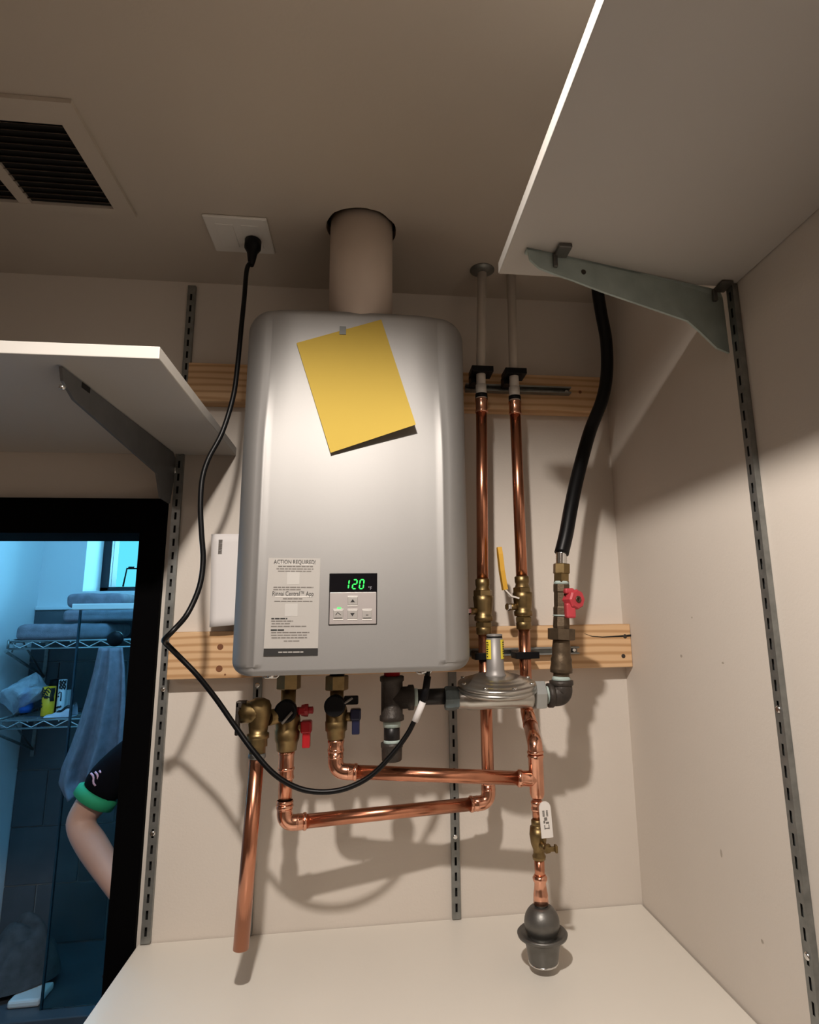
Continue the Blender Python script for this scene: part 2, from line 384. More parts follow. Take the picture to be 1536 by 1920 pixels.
# wire shelves on the far wall
def wire_shelf(xa, xb, yf, z, drop, label):
    t = thing('wire_shelf', label, 'shelf', (xa, BY-.014, z))
    r = .0045; yb = BY-.018
    mb = MB()
    for (zz) in (z, z-.030): mb.tube([(xa, yf, zz), (xb, yf, zz)], r, 8)
    obj('front_rail', mb, M_CHROME, parent=t)
    mb = MB(); nseg = int((xb-xa)/.045)
    pts = [(xa+(xb-xa)*i/nseg, yf, z-.003-(.024 if i % 2 else 0)) for i in range(nseg+1)]
    mb.tube(pts, .003, 6); obj('zigzag_wire', mb, M_CHROME, parent=t)
    mb = MB()
    for i in range(9): x = 0; mb.tube([(xa, yf+(yb-yf)*(i+1)/9, z), (xb, yf+(yb-yf)*(i+1)/9, z)], .0025, 6)
    for i in range(int((xb-xa)/.12)+1): x = xa+i*.12; mb.tube([(x, yf, z-.005), (x, yb, z-.005)], .003, 6)
    obj('deck_wires', mb, M_CHROME, parent=t)
    mb = MB()
    for x in (xa, ):
        mb.tube([(x, yf-.004, z+.004), (x, yb, z+.004)], .005, 8); mb.tube([(x, yf-.004, z-.030), (x, yf-.004, z+.004)], .005, 8)
        mb.tube([(x-.006, yf-.004, z-.040), (x, yb, z-drop)], .006, 8); mb.tube([(x, yf+.1, z), (x, yb, z-drop)], .004, 8)
        mb.tube([(x, yf+.03, z-.045), (x, yf+.05, z)], .0035, 6)
        mb.box((x-.008, yb-.003, z-drop-.03), (x+.008, BY-.0145, z+.01))
    obj('end_bracket', mb, M_GALV, parent=t)
    return t
SY = 1.56
p = W(17, 1203, -SY); zs1 = p.z
wire_shelf(p.x, .2, SY, zs1, .17, 'upper chrome wire shelf carrying the folded grey towels')
p2 = W(-8, 1353, -SY); zs2 = p2.z
wire_shelf(max(p2.x, BX+.012), .2, SY, zs2, .17, 'lower chrome wire shelf carrying the plastic bag and painted cups')
# folded towels
def folded(px0, px1, py0, py1, Y, zb, label, seed, depth=.27):
    a, b = W(px0, py1, -Y), W(px1, py0, -Y); h = b.z-a.z; x0, x1 = a.x, b.x
    bm = bmesh.new(); bmesh.ops.create_cube(bm, size=1)
    for v in bm.verts: v.co = Vector((v.co.x*(x1-x0), v.co.y*depth, v.co.z*h))
    bmesh.ops.bevel(bm, geom=bm.edges[:], offset=h*.42, segments=4, affect='EDGES', profile=.5)
    bmesh.ops.subdivide_edges(bm, edges=[e for e in bm.edges if e.calc_length() > .05], cuts=8, use_grid_fill=True)
    c = Vector(((x0+x1)/2, Y+depth/2, zb+h/2))
    for v in bm.verts:
        q = noise.noise_vector(v.co*9+Vector((seed*3, 0, 0)))
        v.co += Vector((q.x*.008, q.y*.008, abs(q.z)*.008 if v.co.z > 0 else 0)); v.co.z = max(v.co.z, -h/2)
        # creases between the folded layers at the front
        if v.co.y < -depth*.4: v.co.y += .003*math.cos(v.co.z/h*2*math.pi*1.0)
    bm.verts.index_update(); mb = MB(); mb.add([v.co+c for v in bm.verts], [[v.index for v in f.verts] for f in bm.faces], True); bm.free()
    obj('folded_towel', mb, M_TOWEL, label=label, cat='towel', group='folded towels on the wire shelf')
    return zb+h
z = folded(23, 205, 1168, 1200, SY+.01, zs1+.003, 'wide folded grey towel lying lowest on the upper wire shelf', 1)
z = folded(116, 255, 1147, 1170, SY+.02, z+.011, 'folded grey towel in the middle of the stack of three', 2)
z = folded(118, 228, 1119, 1147, SY+.03, z+.011, 'rounded folded grey towel on top of the stack of three', 3, .24)
# things on the lower wire shelf
zt = zs2+.003
def cup(px0, px1, pyt, Y, m, label, name, taper=1.0):
    a = W(px0, 1345, -Y); b = W(px1, pyt, -Y); r = (b.x-a.x)/2; c = Vector(((a.x+b.x)/2, Y, zt)); h = b.z-zt
    t = thing(name, label, 'cup', c)
    obj('body', MB().lathe(c, Zd, [(0, r*taper*.96), (.004, r*taper), (h, r), (h, r*.93), (.01, r*taper*.92)], 28), m, parent=t)
    return t, c, r, h
def on_cyl(c, r, pts, rad, mb):           # drawn line wrapped on the front of a cup: (angle deg, height)
    mb.tube([c+Vector((math.sin(math.radians(a))*(r+.0006), -math.cos(math.radians(a))*(r+.0006), zz)) for a, zz in pts], rad, 6)
t, c, r, h = cup(76, 105, 1287, SY+.10, mat('yellow_glaze', (.95, .50, .015), .35), 'yellow painted cup with a black line-drawn face and wavy hair', 'painted_cup')
mb = MB()
for k in range(5): on_cyl(c, r, [(-65+i*13, h*(.93-.055*k)+.006*math.sin(i*1.3+k)-.0006*i*k) for i in range(9-k)], .0022, mb)
for k in range(4): on_cyl(c, r, [(38+k*11+4*math.sin(i*1.2), h*(.96-.075*i)) for i in range(7)], .0022, mb)
on_cyl(c, r, [(-20, h*.66), (-5, h*.70), (15, h*.69), (28, h*.64)], .002, mb); on_cyl(c, r, [(-12, h*.64), (4, h*.655), (18, h*.63)], .004, mb)
on_cyl(c, r, [(-45, h*.44), (-40, h*.46)], .005, mb); on_cyl(c, r, [(-52, h*.32), (-42, h*.345), (-34, h*.32)], .005, mb)
obj('painted_lines', mb, M_INK, parent=t)
t, c, r, h = cup(104, 126, 1274, SY+.12, mat('white_glaze', (.72, .76, .78), .35), 'tall white painted cup with a black line-drawn face and dark curls', 'painted_cup')
mb = MB()
for k in range(4): on_cyl(c, r, [(-20+i*12, h*(.95-.06*k)+.006*math.sin(i*1.9+k*2)) for i in range(8)], .003, mb)
on_cyl(c, r, [(-25, h*.60), (-5, h*.66), (14, h*.64), (18, h*.52), (16, h*.40)], .0024, mb); on_cyl(c, r, [(-28, h*.52), (-12, h*.54)], .003, mb)
on_cyl(c, r, [(-30, h*.21), (-8, h*.235), (12, h*.23), (34, h*.25)], .004, mb)
obj('painted_lines', mb, M_INK, parent=t)
p = W(99, 1282, -SY-.17); q = W(92, 1282, -SY-.17)
obj('black_bottle', MB().lathe((p.x, SY+.19, zt), Zd, [(0, .022), (.004, .024), (p.z-zt-.02, .024), (p.z-zt-.005, .022), (p.z-zt+.016, .021), (p.z-zt+.018, .012)], 18), M_BLACK, label='black bottle standing behind the yellow painted cup', cat='bottle')
p = W(124, 1294, -SY-.17); q = W(133, 1294, -SY-.17)
obj('white_carton', MB().box((p.x-.004, SY+.15, zt), (q.x, SY+.20, p.z), .003), mat('pale_card', (.62, .70, .72), .6), label='pale narrow carton beside the white painted cup', cat='carton')
# crumpled cloth in front
a, b = W(82, 1346, -SY-.02), W(135, 1322, -SY-.02)
mb = MB()
def cloth(u, v): 
    x = a.x+(b.x-a.x)*u; y = SY+.015+.07*v
    e = math.sin(math.pi*v)**.5
    return Vector((x, y, zt+.003+e*(.008+(b.z-zt)*.85*u**1.4)+.006*math.sin(u*17+v*5)*e*u))
mb.grid(30, 12, cloth); mb.grid(30, 2, lambda u, v: Vector((a.x+(b.x-a.x)*u, SY+.015+.07*v, zt+.001)))
t = thing('crumpled_cloth', 'crumpled pale cloth with dark stripes before the painted cups', 'cloth', (a.x, SY+.02, zt))
obj('cloth', mb, mat('pale_cloth', (.66, .60, .66), .9), parent=t)
mb = MB()
for k in range(3): mb.tube([cloth(.42+.56*i/9, .22+.2*k)+Vector((0, -.001, .002)) for i in range(10)], .003, 6)
obj('stripe', mb, M_INK, parent=t)
# plastic bag
mb = MB(); c = W(49, 1318, -SY-.12)
def bag(u, v):
    th = u*2*math.pi; ph = v*math.pi
    R = Vector((.085*math.cos(th)*math.sin(ph)-.085*(1-v)*0, .075*math.sin(th)*math.sin(ph), 0))
    zz = zt+.004+(1-v)**.85*.175
    q = noise.noise_vector(Vector((math.cos(th)*2, math.sin(th)*2, v*4)))
    x = c.x+R.x*(1.1 if v > .4 else .75)+(-.07*(v-.3))+q.x*.022*math.sin(ph); 
    return Vector((x, SY+.13+R.y+q.y*.02*math.sin(ph), zz+q.z*.012*math.sin(ph)))
mb.grid(40, 24, bag, smooth=False)
t = thing('plastic_bag', 'crumpled clear plastic bag with blue contents on the lower wire shelf', 'bag', (c.x, SY+.13, zt))
obj('bag_film', mb, M_BAG, parent=t)
p = W(46, 1300, -SY-.12)
mb = MB(); mb.lathe((p.x+.006, SY+.13, zt+.012), Zd, [(0, .02), (.02, .028), (.06, .024), (.09, .015), (.11, .004)], 12)
obj('blue_packet', mb, M_BLUE, parent=t)
# towels heaped on the ledge
def heap(cx_, cy_, zb, rx, ry, h, seed, name, label, m, shift=0):
    mb = MB()
    def f(u, v):
        th = 2*math.pi*u; rr = v
        q = noise.noise(Vector((math.cos(th)*1.5*rr+seed, math.sin(th)*1.5*rr, seed)))
        e = max(0, 1-rr**2.2)
        x = cx_+rx*rr*math.cos(th)*(1+.10*math.sin(3*th+seed)); y = cy_+ry*rr*math.sin(th)
        d = (x-cx_)*.55-(y-cy_)*.25+.03*math.sin((y-cy_)*22)
        return Vector((x, y, zb+.003+e*h*(1+.10*q)+min(1, e*2.5)*.030*(abs(math.sin(d*48+2*q))-.5)+e*shift*(x-cx_)))
    mb.grid(56, 20, f); obj(name, mb, m, label=label, cat='towel')
hx = W(25, 1740, -1.46)
obj('folded_mat', MB().box((W(22, 1805, -1.42).x, 1.415, .346), (W(84, 1805, -1.42).x-.004, 1.53, .372), .008), M_WHITE, label='folded white mat lying under the dark towel heap', cat='bath mat')
heap(W(22, 1740, -1.52).x, 1.585, .373, .15, .15, .19, 2, 'dark_towel', 'heap of dark grey towels thrown down beside the shower glass', M_DKTOWEL, .25)

# ------------------------------------------------------------------ person: reflection in the shower glass, built as a solid figure
def skin_mesh(name, joints, edges, m, parent, levels=2, root=0, label=None):
    off = OFF[parent.name]; me = bpy.data.meshes.new(name)
    me.from_pydata([Vector(j[0])-off for j in joints], edges, [])
    o = bpy.data.objects.new(name, me); COL.objects.link(o)
    md = o.modifiers.new('s', 'SKIN'); md.use_smooth_shade = True
    for i, j in enumerate(joints):
        r = j[1] if isinstance(j[1], tuple) else (j[1], j[1]); sv = me.skin_vertices[0].data[i]; sv.radius = r; sv.use_root = (i == root)
    ss = o.modifiers.new('d', 'SUBSURF'); ss.levels = levels; ss.render_levels = levels
    bpy.context.view_layer.update(); dg = bpy.context.evaluated_depsgraph_get()
    me2 = bpy.data.meshes.new_from_object(o.evaluated_get(dg)); bpy.data.objects.remove(o)
    me2.name = name; me2.materials.clear(); me2.materials.append(m)
    for p in me2.polygons: p.use_smooth = True
    o = bpy.data.objects.new(name, me2); link(o, parent); OFF[o.name] = off
    if label: o['label'] = label
    return o
PYY = .50
sh = W(240, 1408, -PYY); el = W(146, 1543, -PYY+.02); wrp = W(252, 1712, -PYY+.12)
up_ = (el-sh); 
bodyx = sh.x+.175; hipz = sh.z-.46
per = thing('person', 'reflection of a person in a black t-shirt with green cuffs, bent bare arm showing past the door frame', 'person', (bodyx, PYY, 0))  # solid figure standing in for the reflection in the shower glass
J = []; Ed = []
def jt(p, r, link_to=None):
    J.append((Vector(p), r))
    if link_to is not None: Ed.append((link_to, len(J)-1))
    return len(J)-1
pel = jt((bodyx, PYY, hipz), .115)
wa = jt((bodyx, PYY, hipz+.17), (.115, .09), pel); ch = jt((bodyx, PYY, hipz+.36), (.13, .10), wa)
nk = jt((bodyx, PYY, sh.z+.055), .052, ch); hd0 = jt((bodyx, PYY-.01, sh.z+.13), .062, nk); hd1 = jt((bodyx, PYY-.015, sh.z+.21), (.078, .09), hd0); hd2 = jt((bodyx, PYY-.01, sh.z+.285), (.06, .07), hd1)
s1 = jt(sh+Vector((.03, 0, 0)), .05, ch); e0 = jt(sh.lerp(el, .55), .044, s1); e1 = jt(el, .038, e0); f1 = jt(el.lerp(wrp, .35), .037, e1); w1 = jt(wrp, .023, f1)
dirw = (wrp-el).normalized(); pal = jt(wrp+dirw*.05, (.03, .018), w1)
sl = Vector((2*bodyx-sh.x, sh.y, sh.z)); ell = sl+Vector((.05, .03, -.28)); wl = ell+Vector((.0, -.05, -.25))
s2 = jt(sl-Vector((.03, 0, 0)), .05, ch); g0 = jt(sl.lerp(ell, .5), .041, s2); g1 = jt(ell, .034, g0); g2 = jt(ell.lerp(wl, .4), .033, g1); w2 = jt(wl, .023, g2); pal2 = jt(wl+Vector((0, -.015, -.05)), (.03, .018), w2)
for sgn in (-1, 1):
    h1 = jt((bodyx+sgn*.09, PYY, hipz-.07), .09, pel); k1 = jt((bodyx+sgn*.095, PYY-.01, .48), .055, h1); c1 = jt((bodyx+sgn*.095, PYY+.015, .33), .052, k1); a1 = jt((bodyx+sgn*.095, PYY+.01, .085), .034, c1)
    t1 = jt((bodyx+sgn*.10, PYY-.08, .036), (.036, .03), a1); jt((bodyx+sgn*.105, PYY-.16, .026), (.034, .02), t1)
skin_mesh('body', J, Ed, M_SKIN, per)
def fingers(base, d, side, up2):
    for k in range(4):
        q = base+side*((k-1.5)*.018); ln = (.062, .072, .068, .052)[k]
        jj = [(q, .0085), (q+d*ln*.45, .0082), (q+d*ln*.8-up2*.012, .0075), (q+d*ln-up2*.028, .0065)]
        skin_mesh('reflected_finger', jj, [(0, 1), (1, 2), (2, 3)], M_SKIN, per, 1)
    q = base-d*.03+side*-.032
    skin_mesh('reflected_thumb', [(q, .010), (q+d*.028-side*.018, .0095), (q+d*.055-side*.02-up2*.01, .008)], [(0, 1), (1, 2)], M_SKIN, per, 1)
fingers(wrp+dirw*.078, dirw, Vector((0, -.3, 1)).normalized(), Vector((0, 1, .3)).normalized())
fingers(wl+Vector((0, -.02, -.078)), Vector((0, -.25, -1)).normalized(), Vector((0, 1, -.25)).normalized(), Vector((1, 0, 0)))
# clothes
J2 = [((bodyx, PYY, hipz-.03), (.13, .105)), ((bodyx, PYY, hipz+.17), (.132, .105)), ((bodyx, PYY, hipz+.36), (.145, .113)), ((bodyx, PYY, sh.z+.035), (.062, .062))]
E2 = [(0, 1), (1, 2), (2, 3)]
cu0 = sh.lerp(el, .68)
J2 += [(sh+Vector((.03, 0, .004)), .062), (sh.lerp(el, .35), .058), (cu0, .054), (sl+Vector((-.03, 0, .004)), .062), (sl.lerp(ell, .28), .058), (sl.lerp(ell, .5), .056)]
E2 += [(2, 4), (4, 5), (5, 6), (2, 7), (7, 8), (8, 9)]
skin_mesh('reflected_tshirt', J2, E2, M_SHIRT, per)
for (A, B) in ((sh, el), (sl, ell)):
    d_ = (B-A).normalized(); obj('cuff', MB().lathe(A.lerp(B, .60 if A is sh else .44), d_, [(-.006, .045), (0, .0530), (.020, .0530), (.023, .047)], 24), M_GREEN, parent=per, label='reflected green sleeve cuff')
mb = MB(); p = W(181, 1462, -PYY+.058)
for k in range(4): mb.tube([p+Vector((-.015+.009*k+.003*math.sin(i*1.2)+.003*i, .002*k, .016-.006*i+.002*k)) for i in range(6)], .0024, 6)
obj('reflected_shirt_print', mb, M_PINK, parent=per, label='reflected pink print on the sleeve')
J3 = [((bodyx, PYY, hipz+.02), (.125, .10))]; E3 = []
for sgn in (-1, 1):
    b0 = len(J3); J3 += [((bodyx+sgn*.092, PYY, hipz-.08), .098), ((bodyx+sgn*.096, PYY-.01, .48), .066), ((bodyx+sgn*.096, PYY+.01, .10), .052)]
    E3 += [(0, b0), (b0, b0+1), (b0+1, b0+2)]
skin_mesh('reflected_trousers', J3, E3, M_JEANS, per)
hc = Vector((bodyx, PYY-.005, sh.z+.225))
mb = MB(); mb.grid(28, 14, lambda u, v: hc+Vector((.088*math.cos(2*math.pi*u)*math.sin(v*1.75), (.098*math.sin(2*math.pi*u)+.012)*math.sin(v*1.75), .105*math.cos(v*1.75)-(.05*max(0, math.sin(2*math.pi*u))*v))))
obj('reflected_hair', mb, M_HAIR, parent=per)
for sgn in (-1, 1):
    obj('reflected_eye', MB().lathe(hc+Vector((sgn*.032, -.086, -.012)), (0, -1, 0), [(0, .011), (.004, .009), (.006, .003)], 12), M_WHITE, parent=per)
    obj('reflected_ear', MB().lathe(hc+Vector((sgn*.078, .0, -.018)), (sgn, 0, 0), [(0, .022), (.008, .026), (.012, .014)], 12), M_SKIN, parent=per)
obj('reflected_nose', MB().lathe(hc+Vector((0, -.088, -.048)), (0, -.35, 1), [(0, .013), (.012, .014), (.045, .006)], 10), M_SKIN, parent=per)
obj('reflected_mouth', MB().tube([hc+Vector((x, -.084+abs(x)*.25, -.078)) for x in (-.022, -.01, 0, .01, .022)], .004, 8), mat('reflected_lips', (.40, .16, .14), .5), parent=per)

# ------------------------------------------------------------------ mounting boards
def board(xa, xb, za, zb, label, knots, screws, crack):
    t = thing('mounting_board', label, 'board', ((xa+xb)/2, -.019, za))
    obj('plank', MB().box((xa, -.038, za), (xb, 0, zb), .0018), M_PINE, parent=t)
    for (px, py, r) in knots:
        p = W(px, py, .0383); obj('knot', MB().lathe(p+Vector((0, .0006, 0)), FRONT, [(0, r), (.0006, r*.9)], 14), M_KNOT, parent=t)
    for (px, py) in screws:
        p = W(px, py, .038); obj('screw', MB().lathe(p, FRONT, [(0, .0042), (.0008, .0042), (.0014, .003)], 12), M_IRON, parent=t)
    if crack:
        pts = [W(px, py, .0382) for px, py in crack]; wds = [.0003+.0020*i/(len(pts)-1) for i in range(len(pts))]
        mb = MB()
        P = [p+Vector((0, 0, w_)) for p, w_ in zip(pts, wds)]+[p-Vector((0, 0, w_)) for p, w_ in zip(pts, wds)][::-1]
        mb.prism(P, (0, -.0003, 0)); obj('crack', mb, M_VOID, parent=t)
    return t
zl0, zl1 = 1.595, 1.681
board(-.366, XR-.0005, zl0, zl1, 'lower pale pine board fixed behind the heater, split at its right end', [(413, 1213, .006), (411, 1254, .0065), (422, 1265, .002)], [(1172, 1193), (1169, 1230)], [(1096, 1188), (1110, 1193), (1130, 1194.5), (1160, 1193), (1175, 1192), (1190, 1191)])
board(-.366, .523, 2.141, 2.223, 'upper pine board in shade behind the heater and white pipes', [(1088, 735, .004)], [], None)

# ------------------------------------------------------------------ shelf standards (slotted uprights)
def standard(base, z0, z1, wall, label, screws=()):
    # wall: 'back' (plate faces -y) or 'right' (faces -x)
    x, y = base
    t = thing('shelf_standard', label, 'shelf standard', (x, y, z0), group=None)
    def P(a, d, z): return Vector((x+a, -d, z)) if wall == 'back' else Vector((XR-d, y-a, z))
    mb = MB(); hw, sw, dp = .008, .0021, .009; pitch = .0265; sl = .0145
    def q(a0, a1, za, zb, d): mb.add([P(a0, d, za), P(a1, d, za), P(a1, d, zb), P(a0, d, zb)], [[0, 1, 2, 3]])
    q(-hw, -sw, z0, z1, dp); q(sw, hw, z0, z1, dp)
    zz = z0; first = z0+.012
    k = 0
    prev = z0
    while True:
        s0 = first+k*pitch
        if s0+sl > z1-.003: break
        q(-sw, sw, prev, s0, dp); prev = s0+sl; k += 1
    q(-sw, sw, prev, z1, dp)
    for s_ in (-hw, hw): mb.add([P(s_, dp, z0), P(s_, 0.0005, z0), P(s_, .0005, z1), P(s_, dp, z1)], [[0, 1, 2, 3]])
    for zc in (z0, z1): mb.add([P(-hw, dp, zc), P(hw, dp, zc), P(hw, .0005, zc), P(-hw, .0005, zc)], [[0, 1, 2, 3]])
    obj('channel', mb, M_GALV, parent=t)
    mb = MB(); mb.add([P(-hw+.0005, .001, z0), P(hw-.0005, .001, z0), P(hw-.0005, .001, z1), P(-hw+.0005, .001, z1)], [[0, 1, 2, 3]]); obj('backing', mb, M_VOID, parent=t)
    for zc in screws:
        p = P(0, dp, zc); obj('screw', MB().lathe(p, P(0, dp+.01, zc)-p, [(0, .0048), (.001, .0048), (.0022, .003)], 12), M_CHROME, parent=t)
    return t
ZC = 1.1445
standard((-.379, 0), ZC+.002, 2.412, 'back', 'long slotted steel upright beside the black door frame', (1.575, 1.325))
hxs = W(479, 1290, 0).x
standard((-.206, 0), ZC+.002, zl0-.002, 'back', 'slotted steel upright partly behind the leftmost copper pipe', (1.578,))
standard((.174, 0), ZC+.002, zl0-.002, 'back', 'slotted steel upright below the gas regulator', (W(857, 1566, 0).z,))
pr0, pr1 = WX(1380, 560, XR), WX(1529, 1815, XR)
standard((XR, -.498), ZC-.3, 2.179, 'right', 'long slotted steel upright on the right wall', (WX(1469, 1329, XR).z, WX(1527, 1792, XR).z))

# ------------------------------------------------------------------ shelves and brackets
sl_z = 2.036
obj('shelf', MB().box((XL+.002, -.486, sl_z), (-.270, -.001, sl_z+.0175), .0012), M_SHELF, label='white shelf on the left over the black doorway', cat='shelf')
zs = 2.1805
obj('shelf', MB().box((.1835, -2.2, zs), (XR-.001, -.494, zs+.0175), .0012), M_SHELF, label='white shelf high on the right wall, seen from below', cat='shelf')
t = thing('shelf_bracket', 'dark steel bracket under the left shelf', 'shelf bracket', (-.379, -.01, 1.95))
xb = -.382
A2, B2 = WZ(122, 690, sl_z-.001), WZ(326, 849, sl_z-.001); ld = B2-A2; ld.z = 0; ld.normalize(); ln_ = Vector((ld.y, -ld.x, 0))
def WL(px, py):                           # point on this bracket's vertical plane
    r = ray(px, py); return CC+r*((A2-CC).dot(ln_)/r.dot(ln_))
pts = [(116, 687), (125, 694), (325, 848), (333, 862), (332, 905), (319, 944), (301.6, 933), (295, 887), (140, 750), (119, 714)]
poly = [WL(px, py) for px, py in pts]
poly = [Vector((p.x, min(p.y, -.0095), min(p.z, sl_z-.0005))) for p in poly]
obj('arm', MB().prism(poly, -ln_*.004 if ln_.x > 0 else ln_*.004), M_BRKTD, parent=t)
p = WL(161, 727); e_ = ln_ if ln_.x > 0 else -ln_; q_ = ld*.012
obj('slot', MB().prism([p-q_-Zd*.004, p+q_-Zd*.004, p+q_+Zd*.004, p-q_+Zd*.004], e_*.0006), M_VOID, parent=t)
p = WL(327, 884); obj('locking_tab', MB().box((p.x-.004, -.02, p.z-.006), (p.x+.005, -.0095, p.z+.006), .001), M_CHROME, parent=t)
p = WL(119, 719); obj('end_screw', MB().lathe((p.x, p.y, p.z-.003), (-.3, 0, -1), [(0, .004), (.005, .004), (.006, .002)], 10), M_CHROME, parent=t)
t = thing('shelf_bracket', 'grey steel bracket under the right shelf, hooked into the wall upright', 'shelf bracket', (.53, -.512, 2.1))
A_, B_ = WZ(988, 463, zs), WZ(1350, 543, zs); bd = (B_-A_); bd.z = 0; bd.normalize(); bn = Vector((-bd.y, bd.x, 0))
def WB(px, py):                           # point on the bracket's own vertical plane
    r = ray(px, py); return CC+r*((A_-CC).dot(bn)/r.dot(bn))
pts = [(988, 463), (1040, 474), (1200, 510), (1350, 544), (1372, 560), (1376, 600), (1378, 662), (1345, 652), (1314, 622), (1290, 601), (1200, 570), (1130, 546), (1078, 526), (1040, 513), (1012, 502), (994, 486)]
poly = [WB(px, py) for px, py in pts]
poly = [Vector((min(p.x, XR-.0095), p.y, min(p.z, zs-.0005))) for p in poly]
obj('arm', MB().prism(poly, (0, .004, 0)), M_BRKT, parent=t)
obj('flange', MB().prism([poly[0]-Zd*.003, poly[3]-Zd*.003, poly[3]-Zd*.0002, poly[0]-Zd*.0002], (0, .012, 0)), M_BRKT, parent=t)
for (px, py) in ((1054, 470), (1348, 543)):
    p = WZ(px, py, zs-.003); yb_ = -(A_.y+(p.x-A_.x)*bd.y/bd.x)
    obj('lug', MB().box((p.x-.008, -yb_-.026, zs-.006), (p.x+.010, -yb_, zs-.001), .001).box((p.x-.010, -yb_-.006, zs-.022), (p.x-.004, -yb_, zs-.003), .001), M_STEEL, parent=t)
p = WB(1094, 510); obj('rivet_hole', MB().lathe(p, FRONT, [(0, .004), (.0008, .0035)], 10), M_IRON, parent=t)

# ------------------------------------------------------------------ white counter
cx0, cx1 = -.392, XR-.003
t = thing('counter', 'wide white laminate counter below the copper pipes', 'counter', (0, -.6, 0))
obj('worktop', MB().box((cx0, -.64, ZC-.026), (cx1, -.002, ZC), .0015), M_COUNTER, parent=t)
obj('side_panel', MB().box((cx0+.012, -.60, 0), (cx0+.03, -.005, ZC-.026)), M_SHELF, parent=t)
obj('side_panel', MB().box((cx1-.02, -.60, 0), (cx1-.002, -.005, ZC-.026)), M_SHELF, parent=t)
obj('front_panel', MB().box((cx0+.03, -.60, 0.08), (cx1-.02, -.582, ZC-.026)), M_SHELF, parent=t)

# ------------------------------------------------------------------ ceiling register and outlet
t = thing('ceiling_register', 'dark louvred air register in the ceiling at upper left', 'air vent', (-.6, -.34, ZCEIL))
rx0, rx1, ry0, ry1 = -.90, -.448, -.436, -.247; zr = ZCEIL-.0075
mb = MB()
mb.box((rx1, -.478, zr), (-.4175, -.226, ZCEIL-.0005)); mb.box((rx0-.03, -.478, zr), (rx0, -.226, ZCEIL-.0005))
mb.box((rx0, -.478, zr), (rx1, ry0, ZCEIL-.0005)); mb.box((rx0, ry1, zr), (rx1, -.226, ZCEIL-.0005))
obj('frame', mb, M_CEIL, parent=t)
obj('centre_bar', MB().box((-.603, ry0, zr+.001), (-.583, ry1, ZCEIL-.001)), M_CEIL, parent=t)
obj('dark_backing', MB().box((rx0, ry0, ZCEIL-.0012), (rx1, ry1, ZCEIL-.0004)), M_VOID, parent=t)  # flat black plate stands in for the dark opening behind the slats
me_s = {}
for (xa, xb2) in ((rx0, -.603), (-.583, rx1)):
    for i in range(13):
        yc = ry0+.008+i*(ry1-ry0-.012)/12.5
        key = round(xb2-xa, 4)
        if key not in me_s:
            m0 = MB(); L_ = xb2-xa
            m0.add([(0, -.004, -.0035), (L_, -.004, -.0035), (L_, .003, .0035), (0, .003, .0035), (0, -.004, -.0042), (L_, -.004, -.0042), (L_, .0035, .0028), (0, .0035, .0028)],
                   [[0, 1, 2, 3], [7, 6, 5, 4], [0, 4, 5, 1], [1, 5, 6, 2], [2, 6, 7, 3], [3, 7, 4, 0]])
            o = obj('slat', m0, M_SLAT, parent=t); me_s[key] = o.data
        else:
            o = bpy.data.objects.new('slat', me_s[key]); link(o, t)
        o.location = (xa, yc, zr+.0040)
t = thing('outlet_plate', 'white double outlet plate on the ceiling with a black plug', 'outlet', (-.243, -.188, ZCEIL))
obj('cover', MB().box((-.301, -.243, ZCEIL-.006), (-.187, -.133, ZCEIL-.0004), .0025), M_WHITE, parent=t)
for xo in (-.267, -.221):
    obj('receptacle', MB().box((xo-.016, -.223, ZCEIL-.0072), (xo+.016, -.153, ZCEIL-.005), .0008), M_WHITE, parent=t)

# ------------------------------------------------------------------ flue
t = thing('flue_pipe', 'white round flue pipe rising from the heater through the ceiling hole', 'pipe', (-.0145, -.225, 2.226))
fc = Vector((-.0145, -.222, 2.216))
obj('pipe', MB().lathe(fc, Zd, [(0, .058), (.222, .0585), (.222, .055), (0.0, .055)], 48), M_PVC, parent=t)
obj('adapter', MB().lathe(fc, Zd, [(0, .05), (.016, .05)], 40), M_BLACK, parent=t)

